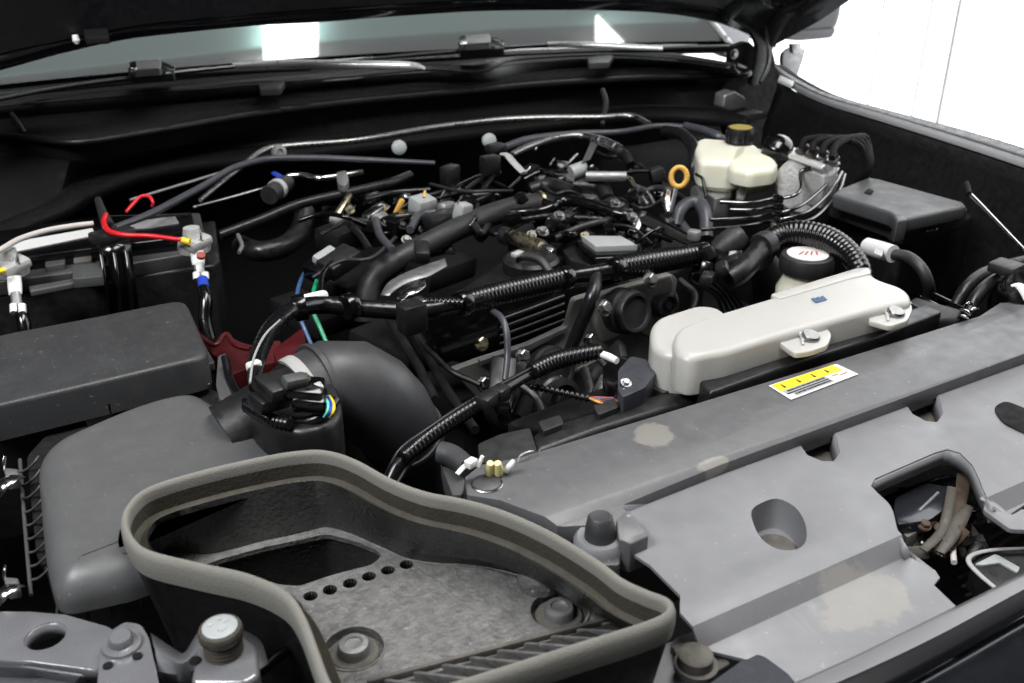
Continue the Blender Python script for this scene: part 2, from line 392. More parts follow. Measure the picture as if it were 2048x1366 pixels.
def loft(name, rows, m, parent=None, thick=0, closed=False, t=None, smooth=40, flip=False):
    n = len(rows[0]); V = [v for r_ in rows for v in r_]; Fc = []
    for i in range(len(rows)-1):
        for k in range(n if closed else n-1):
            k2 = (k+1) % n; q = (i*n+k, i*n+k2, (i+1)*n+k2, (i+1)*n+k); Fc.append(q[::-1] if flip else q)
    o = link(name, V, Fc, m, parent, smooth, t=t)
    if thick:
        md = o.modifiers.new('thickness', 'SOLIDIFY'); md.thickness = thick; md.offset = 0
    return o
def pcurve(pix, n=40, z=None, y=None):
    """pixel polyline smoothed and resampled; third value = height (or plane y)"""
    c, _ = resample(cat_rom([tuple(p) for p in pix], 8), n=n)
    out = []
    for q in c:
        if y is not None: out.append(AY(q[0], q[1], y))
        else: out.append(A(q[0], q[1], q[2] if len(q) > 2 else z))
    return out
def sweep(name, P, prof, m, parent=None, closed=False, t=None, smooth=50):
    """profile of (side, up) points carried along P, up = world z"""
    n = len(P); V = []; Fc = []; k_ = len(prof)
    for i in range(n):
        a = P[(i-1) % n] if (closed or i > 0) else P[0]; c = P[(i+1) % n] if (closed or i < n-1) else P[-1]
        T = (Vector(c)-Vector(a)).normalized(); S = T.cross(Vector((0, 0, 1))).normalized(); U = S.cross(T)
        for s_, u_ in prof: V.append(Vector(P[i])+S*s_+U*u_)
    for i in range(n if closed else n-1):
        for k in range(k_):
            k2 = (k+1) % k_; i2 = (i+1) % n; Fc.append((i*k_+k, i2*k_+k, i2*k_+k2, i*k_+k2))
    if not closed: Fc.append(tuple(range(k_))); Fc.append(tuple(range((n-1)*k_, n*k_))[::-1])
    bm = bmesh.new(); vs = [bm.verts.new(v) for v in V]
    for f in Fc: bm.faces.new([vs[i] for i in f])
    recalc(bm); return link(name, None, None, m, parent, smooth, bm, t)
def oval(a, b_, n=14, p=2.4):
    out = []
    for k in range(n):
        an = 2*math.pi*k/n; c, s = math.cos(an), math.sin(an)
        out.append((a*math.copysign(abs(c)**(2/p), c), b_*math.copysign(abs(s)**(2/p), s)))
    return out
def pcirc(px, py, z, rx, n=24, ry=None):
    """world circle around a pixel: radius rx in pixels there, returned as pixel-free points"""
    c = A(px, py, z); r_ = rx*ps(c); return c, r_
def wcirc(c, r_, n=24, a0=0): return [(c[0]+r_*math.cos(a0+2*math.pi*k/n), c[1]+r_*math.sin(a0+2*math.pi*k/n)) for k in range(n)]


# ================================================================== setting: bright wall, roof with lamps
XW = 3.0
wall = thing('wall', None, None, kind='structure')
edges = [AX(px, 60, XW).y for px in (2048, 1972, 1922, 1857, 1762, 1640)]
e0 = edges[0]; edges = [e0-2.4, e0-1.6, e0-.8]+edges+[edges[-1]+1.1, edges[-1]+2.2, edges[-1]+3.4, edges[-1]+5]
for a_, b_ in zip(edges, edges[1:]):
    box('panel', (XW, (a_+b_)/2, 1.0), (.006, abs(b_-a_)-.012, 4.4), 'panel_light', wall, bev=0)
box('backing', (XW+.011, (edges[0]+edges[-1])/2, 1.0), (.014, abs(edges[-1]-edges[0]), 4.4), 'panel_seam', wall, bev=0)
box('post', (XW-.012, edges[5]+.012, 1.0), (.016, .010, 4.4), 'label_white', wall, bev=.003)

for k_ in (6, 7): box('post', (XW-.008, edges[k_], 1.0), (.008, .006, 4.4), 'label_white', wall, bev=.002)
# windscreen: base curve from the pixels, glass leaning back
WSL = R(31)
bpx = [(0, 188), (200, 160), (420, 138), (700, 126), (1000, 106), (1250, 98), (1420, 92)]
bp_ = [A(x, y, .10) for x, y in bpx]
wfit = np.polyfit([p.x for p in bp_], [p.y for p in bp_], 2)
def wy(x): return float(np.polyval(wfit, x))
ws = thing('windscreen', 'sloping tinted windscreen glass behind the black cowl', 'windscreen')
xs = np.linspace(-.5, 1.42, 120)
rows = [[Vector((x, wy(x)+s*math.cos(WSL), .10+s*math.sin(WSL))) for x in xs] for s in np.linspace(-.01, .75, 30)]
loft('glass', rows, 'glass', ws, .003)
sweep('lower_moulding', [Vector((x, wy(x)-.012, .098)) for x in xs], oval(.012, .007, 10), 'black_plastic', ws)
cab = thing('dashboard', 'dark grey dashboard top seen through the windscreen', 'dashboard')
loft('top', [[Vector((x, wy(x)+.02+s, .085+.03*math.sin(s*5))) for x in xs] for s in np.linspace(0, .55, 8)], 'cabin', cab, .004)
box('fascia', (.5, wy(.5)+.6, -.15), (1.9, .03, .45), 'cabin', cab)
box('seat_row', (.5, 3.2, -.1), (1.9, .25, 1.2), 'cabin', None, bev=.06, t=('grey seat backs inside the cab behind the dashboard', 'seat'))
# roof skylights and lamps whose reflection shows in the windscreen
def mirror_up(px, py, zc):
    d = ray(px, py).normalized(); tn = math.tan(WSL); t_ = 1.9
    for _ in range(30):
        p = CP+d*t_; f_ = (p.z-.10)-(p.y-wy(p.x))*tn; q_ = CP+d*(t_+1e-3); f2_ = (q_.z-.10)-(q_.y-wy(q_.x))*tn
        t_ -= f_/((f2_-f_)/1e-3)
    p = CP+d*t_; sl_ = (wy(p.x+1e-3)-wy(p.x-1e-3))/2e-3
    n_ = Vector((1, sl_, 0)).cross(Vector((0, math.cos(WSL), math.sin(WSL)))).normalized(); r_ = d-2*d.dot(n_)*n_
    return p+r_*((zc-p.z)/r_.z)
ZC = 2.6
def roof_quad(name, quad, z, m, label, cat, group=None, parent=None):
    pts = []
    for (a0, b0), (a1, b1) in zip(quad, quad[1:]+quad[:1]):
        for k in range(8): pts.append(mirror_up(a0+(a1-a0)*k/8, b0+(b1-b0)*k/8, z))
    return extrude(name, pts, (0, 0, .02), m, parent, bev=0, t=(label, cat, group) if label else None)
roof_quad('roof_lamp', [(529, 0), (636, 0), (636, 130), (529, 136)], ZC-.10, 'lamp_face', 'square white roof lamp mirrored brightly in the windscreen above the long wiper arm', 'lamp')
roof_quad('roof_lamp', [(1195, 30), (1212, 48), (1247, 84), (1247, 104), (1195, 104)], ZC-.10, 'lamp_face', 'cut-off white roof lamp mirrored in the windscreen above the two-piece wiper arm', 'lamp')
roof_quad('skylight', [(-150, 170), (-150, 110), (300, 60), (700, 20), (1400, 5), (1400, 40), (1300, 42), (1000, 55), (700, 76), (300, 118)], ZC-.05, 'skylight', 'pale teal roof skylight strip mirrored across the windscreen', 'skylight')
ceil = thing('ceiling', None, None, kind='structure')
roof_quad('roof_sheet', [(-160, 240), (-160, 0), (1440, -60), (1440, 110), (700, 145)], ZC, 'ceiling_glow', None, None, parent=ceil)

# ================================================================== body round the bay
fl = box('floor', (1, 1, -1.02), (8, 9, .04), 'cabin', None, bev=0); tag(fl, kind='structure')
tray_ = thing('undertray', 'black undertray closing the bottom of the engine bay', 'undertray')
box('floor_pan', (.7, .95, -.62), (2.0, 1.7, .02), 'matte_black', tray_, bev=0)
box('side_pan', (-.2, 1.2, -.3), (.02, 1.2, .7), 'matte_black', tray_, bev=0)
# cowl
cw = thing('cowl', 'black plastic cowl panel between windscreen and engine bay', 'cowl')
L1 = [(-60, 215, .098), (20, 207, .098), (250, 188, .098), (530, 165, .098), (700, 150, .098), (850, 137, .098), (960, 139, .096), (1030, 117, .1), (1200, 107, .1), (1340, 112, .1), (1470, 128, .1)]
L1b = [(p[0], p[1]+10, p[2]-.008) for p in L1]
L2 = [(-60, 245, .075), (20, 237, .075), (250, 218, .075), (530, 192, .075), (700, 176, .075), (850, 164, .075), (980, 164, .073), (1060, 146, .075), (1200, 134, .075), (1340, 137, .075), (1480, 146, .075)]
L3 = [(-60, 262, .062), (60, 276, .062), (160, 284, .062), (300, 264, .062), (500, 230, .062), (700, 205, .062), (900, 186, .062), (1100, 168, .062), (1300, 156, .062), (1480, 150, .062)]
N_ = 80
r1, r1b, r2, r3 = pcurve(L1, N_), pcurve(L1b, N_), pcurve(L2, N_), pcurve(L3, N_)
wsb = [Vector((p.x, wy(p.x)-.005, .092)) for p in r1]
loft('upper_shelf', [wsb, r1], 'black_plastic', cw, .003)
loft('front_lip', [r1, r1b, r2], 'black_plastic', cw, .003)
loft('lower_shelf', [r2, r3], 'matte_black', cw, .003)
tube('edge_bead', [(p[0], p[1]+3, p[2], 5) for p in L1], 'rubber', cw)
for px, py in ((540, 168), (1198, 116)):
    plate('clip_tab', [(px-25, py-3), (px+30, py-7), (px+20, py+8), (px-20, py+10)], .1, .012, 'lid_plastic', cw, .002)
tube('cowl_seal', [(p[0], p[1], p[2], 13) for p in L3]+[(1490, 140, .066, 14), (1470, 130, .08, 14)], 'rubber_clean', None, t=('thin black rubber seal along the front edge of the cowl', 'seal'))
tube('drain_strip', [(0, 200, .09, 8), (30, 235, .08, 8), (50, 266, .066, 8)], 'rubber', cw)
# firewall
fwl = thing('firewall', 'black firewall bulkhead behind the engine', 'firewall')
B1 = [(-60, 470, -.03), (110, 400, -.02), (170, 358, -.01), (330, 312, .0), (600, 284, .0), (900, 252, .0), (1100, 232, .0), (1300, 214, .0), (1500, 222, -.0)]
B2 = [(-60, 500, -.03), (125, 422, -.02), (190, 385, -.01), (340, 338, .0), (600, 308, .0), (900, 273, .0), (1100, 250, .0), (1300, 232, .0), (1500, 245, -.0)]
b1, b2 = pcurve(B1, N_), pcurve(B2, N_)
loft('upper_wall', [[p+Vector((0, .015, -.004)) for p in r3], [p+Vector((0, .03, -.035)) for p in r3], [p+Vector((0, .012, .004)) for p in b1], b1], 'matte_black', fwl, .003)
loft('ledge', [b1, b2, [p+Vector((0, 0, -.012)) for p in b2]], 'black_plastic', fwl, .003)
box('lower_wall', (.5, 1.72, -.3), (1.95, .02, .58), 'matte_black', fwl, bev=0)
# right wing with inner panel
fd = thing('front_wing', 'dark painted front wing with grey flange strip beside the white wall', 'car wing')
F0 = [(1548, 128, .085), (1575, 148, .082), (1650, 187, .078), (1760, 218, .076), (1900, 255, .074), (2048, 300, .072), (2300, 385, .07), (2800, 570, .06)]
F1 = [(1552, 140, .085), (1580, 165, .082), (1650, 199, .075), (1750, 228, .073), (1880, 268, .071), (2048, 322, .069), (2300, 410, .066), (2800, 598, .056)]
F2 = [(1555, 150, .08), (1580, 178, .078), (1650, 212, .071), (1750, 243, .07), (1880, 284, .068), (2048, 340, .066), (2300, 430, .062), (2800, 622, .052)]
f0, f1, f2 = pcurve(F0, 50), pcurve(F1, 50), pcurve(F2, 50)
loft('outer_panel', [[p+Vector((.12, .0, -.3)) for p in f0], [p+Vector((.07, 0, -.05)) for p in f0], [p+Vector((.03, 0, -.008)) for p in f0], f0], 'matte_black', fd, .003)
loft('flange', [f0, f1], 'black_plastic', fd, .003)
loft('flange_strip', [[p+Vector((0, 0, .003)) for p in f1], [p+Vector((0, 0, .003)) for p in f2]], 'flange_grey', fd, .002)
loft('inner_panel', [f2, [p+Vector((.004, 0, -.02)) for p in f2], [p+Vector((-.02, 0, -.10)) for p in f2], [p+Vector((-.01, 0, -.5)) for p in f2]], 'black_plastic', fd, .003)
plate('clip', [(1560, 150), (1588, 162), (1583, 170), (1556, 158)], .09, .006, 'white_plastic', fd, .001)
# pillar, mirror, hinge, bonnet
ap = thing('a_pillar', 'silver windscreen pillar and door corner behind the bonnet hinge', 'pillar')
vplate('pillar', [(1372, 30), (1396, 36), (1440, 92), (1420, 100), (1400, 95)], 1.72, .05, 'paint', ap, .006)
vplate('door_corner', [(1388, 34), (1500, 60), (1500, 105), (1458, 118), (1428, 96)], 1.80, .05, 'paint', ap, .004)
loft('quarter_glass', [[AY(1330, 30, 1.95), AY(1378, 34, 1.95)], [AY(1400, 97, 1.95), AY(1412, 97, 1.95)]], 'cabin', ap, .004)
mr = thing('door_mirror', 'grey painted door mirror hanging in front of the white wall', 'mirror')
mp = rnd([(1520, 30), (1600, -60), (1690, -70), (1688, 30), (1672, 70), (1600, 78), (1540, 74)], 22)
extrude('housing', [AY(x, y, 1.95) for x, y in mp], (.03, .12, 0), 'mirror_paint', mr, .03, 5)
vplate('lower_shell', rnd([(1545, 60), (1600, 62), (1674, 56), (1664, 76), (1600, 82), (1550, 78)], 8), 1.945, .1, 'mirror_paint', mr, .008)
vplate('mirror_foot', [(1470, 40), (1545, 50), (1550, 80), (1490, 78)], 1.96, .05, 'paint', mr, .006)
wj = thing('washer_bracket', 'small grey bracket standing on the wing behind the hinge', 'bracket')
vplate('bracket_plate', rnd([(1566, 108), (1580, 95), (1612, 98), (1604, 128), (1592, 160), (1576, 150), (1564, 128)], 6), 1.56, .01, 'dull_alu', wj, .003)
vplate('spigot', rnd([(1583, 88), (1602, 86), (1604, 104), (1586, 108)], 4), 1.555, .01, 'steel', wj, .003)

bn = thing('bonnet', 'open black bonnet edge hanging over the windscreen', 'bonnet')
H0 = [(-200, 185), (0, 133), (120, 100), (250, 72), (380, 57), (520, 44), (640, 38), (800, 26), (950, 17), (1150, 15), (1300, 20), (1400, 34), (1470, 55), (1545, 92)]
H1 = [(-200, 150), (0, 95), (120, 70), (250, 45), (380, 30), (520, 18), (640, 10), (800, 0), (950, -8), (1150, -10), (1300, -5), (1400, 8), (1470, 25), (1560, 60)]
h0 = pcurve([(a, b_) for a, b_ in H0], 60, y=1.56); h1 = pcurve([(a, b_) for a, b_ in H1], 60, y=1.52)
off = lambda rw, dy, dz: [p+Vector((0, dy, dz)) for p in rw]
loft('outer_skin', [h0, off(h0, .015, .02), off(h0, -.25, .55), off(h0, -.42, 1.05)], 'paint_dark', bn, .003)
loft('rear_lip', [h0, off(h0, -.01, -.002), h1], 'paint_dark', bn, .003)
loft('inner_frame', [h1, off(h1, -.03, .0), off(h1, -.05, .05), off(h1, -.3, .5), off(h1, -.45, .95)], 'hood_liner', bn, .003)
tube3('lip_fold', off(h1, -.004, -.003), [.006]*60, 'gloss_black', bn)
lathe('bump_stop', AY(150, 70, 1.48), (0, -.3, -1), [(.004, 0), (.005, .008), (.002, .012)], 'white_plastic', bn)
plate('vent_slot', [(165, 55), (215, 55), (218, 72), (170, 75)], AY(190, 65, 1.45).z, .01, 'matte_black', bn, .002)
sd = [AY(x, y, yy) for x, y, yy in ((1545, 92, 1.5), (1640, 40, 1.3), (1720, -15, 1.15), (1900, -150, .95))]
loft('side_edge', [sd, [p+Vector((-.02, .03, .015)) for p in sd], [p+Vector((-.12, .05, .06)) for p in sd]], 'paint_dark', bn, .004)
ha = vplate('hinge_arm', rnd([(1450, -20), (1600, -20), (1612, 20), (1560, 70), (1545, 100), (1540, 140), (1520, 170), (1500, 172), (1512, 130), (1516, 90), (1500, 60), (1470, 40)], 10), 1.50, .012, 'black_plastic', bn, .004)
vplate('hinge_base', rnd([(1466, 95), (1500, 82), (1520, 110), (1515, 170), (1500, 240), (1470, 300), (1452, 260), (1462, 150)], 10), 1.52, .02, 'matte_black', ha, .004)
bolt('hinge_bolt', AY(1468, 108, 1.51), (0, -1, 0), .007, .006, 'steel', ha)
bolt('hinge_bolt', AY(1530, 14, 1.49), (0, -1, 0), .006, .006, 'steel', ha)
tube('damper_cable', [(1532, -10, .2, 7), (1533, 60, .15, 7), (1536, 120, .1, 7), (1520, 165, .07, 7)], 'rubber', ha)
vplate('corner_post', [(1470, 100), (1545, 96), (1556, 142), (1592, 186), (1640, 330), (1330, 345), (1340, 200), (1455, 160)], 1.64, .02, 'matte_black', fwl, .003)
# wipers
def wiper(label, cl, arm, blade, silver):
    t_ = thing('wiper', label, 'wiper', 'wipers')
    tube('blade', blade, 'black_plastic', t_, flat=.8)
    tube('arm', silver, 'silver_and_gleam', t_, flat=.85); tube('arm_root', arm, 'paint_dark', t_, flat=.7)  # roof lamp's reflection on the arm is put into its pale silver colour
    x, y = cl
    plate('joint', rnd([(x-45, y-8), (x+45, y-12), (x+50, y+4), (x-40, y+10)], 4), .132, .012, 'black_plastic', t_, .003)
    plate('joint_cap', rnd([(x-38, y-20), (x+20, y-25), (x+22, y-8), (x-35, y-4)], 5), .15, .012, 'dull_alu', t_, .003)
    plate('clip', [(x+24, y-22), (x+50, y-10), (x+46, y-4), (x+22, y-14)], .15, .006, 'bright_steel', t_, .001)
    plate('clip', [(x-42, y-18), (x-28, y-22), (x-26, y-8), (x-40, y-6)], .155, .006, 'bright_steel', t_, .001)
wiper('wiper with long bright arm lying at the foot of the left windscreen half', (300, 143), [(330, 148, .13, 16), (400, 140, .13, 14), (470, 133, .13, 12)], [(-40, 205, .115, 14), (100, 178, .115, 14), (250, 158, .115, 14), (420, 146, .115, 12), (620, 138, .115, 10)], [(465, 132, .13, 14), (560, 128, .13, 20), (700, 129, .13, 20), (815, 131, .13, 18), (848, 136, .13, 8)])
wiper('shorter wiper with two-piece bright arm near the bonnet hinge', (960, 92), [(985, 98, .13, 14), (1040, 94, .13, 11), (1095, 90, .13, 9)], [(700, 122, .118, 9), (830, 110, .118, 11), (930, 102, .118, 11)], [(1095, 89, .13, 12), (1180, 90, .13, 15), (1260, 94, .13, 15), (1325, 97, .13, 12)])
# ================================================================== front: support beam, grille cover, trim
def zprof(pts):
    """height as a function of y, straight between (y, z) pairs"""
    ys = [p[0] for p in pts]; zs = [p[1] for p in pts]
    return lambda x, y: float(np.interp(y, ys, zs))
yb = lambda px, py, z=0: A(px, py, z).y
# support beam: top strip z 0 with a raised rear half
beam_rear, beam_front = yb(1600, 745), yb(1600, 905)
BY = [beam_front-.02, beam_front+.0165, beam_front+.0185, beam_front+.026, beam_front+.028, beam_rear-.008, beam_rear-.004, beam_rear+.02]
ZB = zprof(list(zip(BY, [-.0062, -.0050, -.0040, -.0006, 0., .0014, -.0004, -.0022])))
stain_mat('beam_mat', 'beam_plastic', [(A(1312, 872, 0), .018, 1.), (A(1425, 932, -.004), .010, 1.6)])
MATS['beam_mat'].node_tree.nodes['Principled BSDF'].inputs['Roughness'].default_value = .5
bm_ = thing('radiator_support', 'grey plastic radiator support beam carrying the yellow warning sticker', 'support beam')
bo = [(930, 955), (960, 930), (1040, 915), (1200, 866), (1400, 805), (1600, 744), (1800, 682), (1960, 632), (2000, 606), (2030, 604), (2060, 612), (2300, 545), (2300, 625), (2048, 708), (1850, 780), (1640, 857), (1440, 930), (1240, 1012), (1262, 1030), (1236, 1052), (1180, 1050), (1115, 1052), (1000, 1000), (935, 990)]
sheet('beam', [tuple(on(q[0], q[1], ZB)[:2]) if q[0] < 2200 else ((1.30, beam_rear) if q[1] < 600 else (1.30, beam_front)) for q in bo], [], ZB, .014, 'beam_mat', bm_, folds=[[(-.5, yy), (2, yy)] for yy in BY[1:-1]], bev=.0008, wp=True)
c = A(974, 968, .001); lathe('bolt_seat', c, (0, 0, 1), [(.0125, -.004), (.0125, .0005), (.0118, .0012), (.011, .0002), (.0, .0002)], 'steel', bm_)
lathe('bolt_head', c, (0, 0, 1), [(.0105, 0), (.0105, .0012), (.009, .0022), (0, .0022)], 'lid_plastic', bm_)
# warning sticker on the beam
st = thing('warning_sticker', 'yellow and white warning sticker on the grey support beam', 'sticker')
def quad_on(name, a, b_, c_, d_, u0, u1, v0, v1, dz, m, par):
    def q(u, v):
        P_ = [A(*k, 0.0) for k in (a, b_, c_, d_)]; return P_[0]*(1-u)*(1-v)+P_[1]*u*(1-v)+P_[2]*u*v+P_[3]*(1-u)*v
    pts = [q(u0, v0), q(u1, v0), q(u1, v1), q(u0, v1)]
    pts = [Vector((p.x, p.y, ZB(p.x, p.y)+dz)) for p in pts]
    return extrude(name, pts, (0, 0, -.0006), m, par, bev=0)
sq = ((1537, 776), (1672, 731), (1716, 752), (1582, 803))
quad_on('backing', *sq, 0, 1, 0, 1, .0012, 'label_white', st)
quad_on('yellow_band', *sq, .02, .93, .04, .48, .0016, 'yellow', st)
quad_on('grey_print', *sq, .04, .66, .50, .70, .0016, 'label_grey', st)
quad_on('grey_print', *sq, .10, .66, .74, .92, .0016, 'label_grey', st)
quad_on('ink_line', *sq, .04, .64, .68, .74, .0019, 'ink', st)
quad_on('pink_print', *sq, .68, .97, .52, .9, .0016, 'label_pink', st)
for u in (.10, .32, .54, .74):
    quad_on('warning_mark', *sq, u, u+.03, .30, .38, .0020, 'ink', st); quad_on('warning_mark', *sq, u+.009, u+.021, .18, .31, .0021, 'ink', st)
for i in range(16):
    quad_on('print_line', *sq, .12+i*.033, .138+i*.033+random.uniform(0, .01), .79, .87, .0020, 'ink', st)
    quad_on('print_line', *sq, .08+i*.034, .10+i*.034+random.uniform(0, .01), .55, .62, .0020, 'ink', st)
quad_on('red_print', *sq, .72, .80, .62, .66, .0020, 'red_dull', st); quad_on('red_print', *sq, .82, .92, .70, .74, .0020, 'red_dull', st)
# grille cover: stepped profile
y0, y1, y2, y3, y4 = yb(1640, 873, -.014), yb(1600, 1118, -.014), yb(1640, 1203, -.03), yb(1740, 1300, -.036), yb(1800, 1310, -.036)
ZG = zprof([(y3-.3, -.040), (y3, -.036), (y2-.004, -.0305), (y2+.004, -.0295), (y1-.014, -.0165), (y1, -.014), (y1+.01, -.013), (y0, -.013), (y0+.2, -.013)])
stain_mat('grille_mat', 'cover_plastic', [(on(1720, 1200, ZG), .030, 1.15), (on(1690, 1170, ZG), .016, 1.2)])
gc = thing('grille_cover', 'large grey plastic cover behind the grille with round recesses and dried mud', 'grille cover')
NT1 = [(1594, 874), (1602, 892), (1615, 910), (1645, 922), (1668, 922), (1680, 905), (1674, 880), (1662, 848)]; NT2 = [(1806, 796), (1814, 812), (1826, 828), (1852, 842), (1874, 844), (1886, 828), (1880, 800), (1866, 772)]
go = [(1222, 1020), (1440, 925)]+NT1+NT2+[(2048, 704), (2300, 610), (2300, 800), (2048, 1010), (2015, 1032), (1985, 1012), (1965, 975), (1945, 930), (1920, 905), (1895, 898), (1870, 905), (1750, 957), (1742, 972), (1780, 1010), (1795, 1060), (1820, 1100), (1870, 1140), (1880, 1155), (1868, 1170), (1912, 1212), (1760, 1290), (1580, 1370), (1540, 1330), (1400, 1265), (1360, 1225), (1360, 1190), (1300, 1130), (1240, 1090)]
RH = [(1562, 1050, 52), (2040, 838, 58)]
holes = []
for px, py, rw in RH:
    cc = on(px, py, ZG); r_ = rw*ps(cc)
    if px < 2000:
        holes.append([tuple(on(q[0], q[1], ZG)[:2]) for q in cat_rom([(1503, 1022), (1522, 1006), (1555, 997), (1590, 1014), (1610, 1046), (1612, 1080), (1594, 1098), (1556, 1098), (1524, 1078), (1508, 1050)], 3, True)])
def pix_to_w(L_): return [tuple(on(p[0], p[1], ZG)[:2]) if p[0] < 2200 else ((1.28, y0) if p[1] < 700 else (1.28, on(2048, 1000, ZG).y)) for p in L_]
sheet('cover', pix_to_w(go), holes, ZG, .003, 'grille_mat', gc, folds=[[(-.5, yy), (2, yy)] for yy in (y1+.01, y1, y1-.014, y2+.004, y2-.004)], wp=True, bev=.001)
for lp in holes:
    cc = Vector((sum(p[0] for p in lp)/len(lp), sum(p[1] for p in lp)/len(lp), -.0135)); r_ = (Vector(lp[0])-cc.to_2d()).length
    V = []; n = len(lp)
    rws = [[Vector((p[0], p[1], ZG(p[0], p[1])-.0005)) for p in lp], [cc+Vector((p[0]-cc.x, p[1]-cc.y, 0))*.94+Vector((0, 0, -.022)) for p in lp], [cc+Vector((p[0]-cc.x, p[1]-cc.y, 0))*.9+Vector((0, 0, -.025)) for p in lp], [cc+Vector((p[0]-cc.x, p[1]-cc.y, 0))*.02+Vector((0, 0, -.025)) for p in lp]]
    rc = loft('recess', rws, 'grille_mat', gc, closed=True, smooth=40)
    lathe('recess_bolt', cc+Vector((0, .0, -.028)), (0, 0, 1), [(.017, 0), (.017, .006), (.014, .009), (.010, .007), (0, .007)], 'grime', rc)
# face of the step between beam and cover, and the two notch pockets
sb = [(1222, 1018), (1440, 927), (1640, 855), (1850, 778), (2048, 706), (2300, 615), (2640, 492)]
loft('step_face', [[A(x, y, -.005) for x, y in sb], [A(x, y, -.005)+Vector((0, -.0015, -.018)) for x, y in sb]], 'cover_plastic', gc, .002)
for NT in (NT1, NT2):
    nw = [on(q[0], q[1], ZG) for q in cat_rom(NT, 3)]
    pw = loft('pocket_wall', [[p+Vector((0, 0, -.001)) for p in nw], [p+Vector((0, 0, -.022)) for p in nw]], 'cover_plastic', gc, .002)
    extrude('pocket_floor', [p+Vector((0, 0, -.021)) for p in nw]+[nw[-1]+Vector((0, .02, -.021)), nw[0]+Vector((0, .02, -.021))], (0, 0, -.003), 'grime', pw, bev=0)
    loft('pocket_back', [[nw[0]+Vector((-.004, .0025, 0.004)), nw[-1]+Vector((.004, .0025, 0.004))], [nw[0]+Vector((-.004, .002, -.022)), nw[-1]+Vector((.004, .002, -.022))]], 'cover_plastic', pw, .001)
pk = [(1985, 815), (2010, 800), (2060, 820), (2120, 850), (2110, 880), (2048, 866), (2005, 845)]
plate('pocket_shade', rnd(pk, 14), -.0115, .001, 'matte_black', gc, .0004)  # flat black plate painting the shade of a recess
# edge fold round the latch opening
of = [(2015, 1030), (1985, 1010), (1965, 975), (1945, 930), (1920, 906), (1895, 899), (1870, 906), (1752, 958), (1743, 972), (1780, 1010), (1795, 1060), (1822, 1100), (1870, 1140)]
pf = [on(x, y, ZG) for x, y in [tuple(q[:2]) for q in cat_rom(of, 5)]]
loft('opening_fold', [[p+Vector((0, 0, -.0015)) for p in pf], [p+Vector((0, 0, -.014)) for p in pf]], 'cover_plastic', gc, .002)
# loose panel corner right of the opening
rp_ = thing('side_cover', 'pale grey cover flap with a folded lip right of the latch opening', 'cover flap')
plate('flap', rnd([(1975, 1000), (2010, 1028), (2035, 1030), (2300, 900), (2300, 990), (2060, 1060), (2020, 1058), (1965, 1018)], 8), -.022, .004, 'cover_plastic', rp_, .0015)
tube('lip', [(1962, 996, -.02, 14), (1990, 1012, -.022, 16), (2022, 1034, -.024, 14), (2048, 1022, -.024, 10)], 'satin_trim', rp_, flat=.6)
plate('lower_flap', [(2028, 1035), (2300, 960), (2300, 1120), (2048, 1060)], -.04, .004, 'cover_plastic', rp_, .001)
# front trim strip above the grille
tr = thing('grille_trim', 'long silver-grey trim strip along the front edge of the grille', 'trim strip')
T0 = [(1560, 1385), (1700, 1322), (1850, 1248), (2048, 1150), (2250, 1050)]; T1 = [(1590, 1400), (1740, 1335), (1880, 1268), (2048, 1178), (2250, 1075)]; T2 = [(1660, 1415), (1780, 1352), (1900, 1290), (2048, 1210), (2250, 1100)]; T3 = [(1680, 1430), (1800, 1370), (1910, 1308), (2048, 1226), (2250, 1118)]
loft('strip', [pcurve(T0, 30, -.03), pcurve([(a, b_+8) for a, b_ in T0], 30, -.024), pcurve(T1, 30, -.023), pcurve([(a+4, b_+4) for a, b_ in T1], 30, -.026), pcurve(T2, 30, -.036), pcurve(T3, 30, -.05)], 'satin_trim', tr, .003)
bp2 = thing('bumper', 'dark blue-grey painted bumper face below the trim strip', 'bumper')
loft('bumper_skin', [pcurve([(a-10, b_+2) for a, b_ in T3], 30, -.056), pcurve([(a+10, b_+30) for a, b_ in T3], 30, -.062), pcurve([(a+200, b_+240) for a, b_ in T3], 30, -.11)], 'paint_dark', bp2, .003)
tube('edge_gleam', [(1880, 1316, -.054, 5), (1940, 1288, -.054, 9), (2010, 1248, -.054, 7), (2060, 1220, -.054, 4)], 'white_plastic', bp2, flat=.4)  # highlight along the bumper edge, shaped as a white strip
# parts seen through the latch opening
la = thing('bonnet_latch', 'greasy bonnet latch with bent levers inside the cover opening', 'latch')
plate('crossmember', [(1760, 985), (1845, 955), (1890, 940), (1935, 955), (1930, 990), (1880, 1010), (1800, 1020)], -.055, .03, 'paint_dark', la, .008)
plate('latch_plate', rnd([(1790, 995), (1850, 965), (1905, 975), (1915, 1000), (1860, 1040), (1795, 1050), (1788, 1020)], 8), -.045, .012, 'paint_dark', la, .006)
tube('lever', [(1905, 975, -.038, 20), (1897, 1020, -.042, 20), (1882, 1065, -.048, 20), (1846, 1100, -.052, 18)], 'grease', la, flat=.22)
tube('lever', [(1928, 950, -.04, 26), (1920, 1005, -.048, 24), (1902, 1060, -.054, 26), (1880, 1112, -.062, 20)], 'rust', la, flat=.22)
tube('lever', [(1938, 1012, -.04, 18), (1918, 1042, -.044, 30), (1898, 1078, -.05, 28), (1880, 1105, -.055, 18)], 'grease', la, flat=.25)
plate('catch', rnd([(1800, 1035), (1835, 1030), (1840, 1060), (1815, 1075), (1800, 1060)], 6), -.055, .02, 'cast_alu', la, .003)
tube('rod', [(1838, 1022, -.045, 7), (1876, 986, -.045, 7)], 'dull_alu', la)
tube('spring_pin', [(1905, 1090, -.06, 12), (1908, 1125, -.06, 12)], 'white_wire', la)
bolt('pivot', A(1848, 1052, -.05), (0, -.3, 1), .004, .005, 'rust', la)
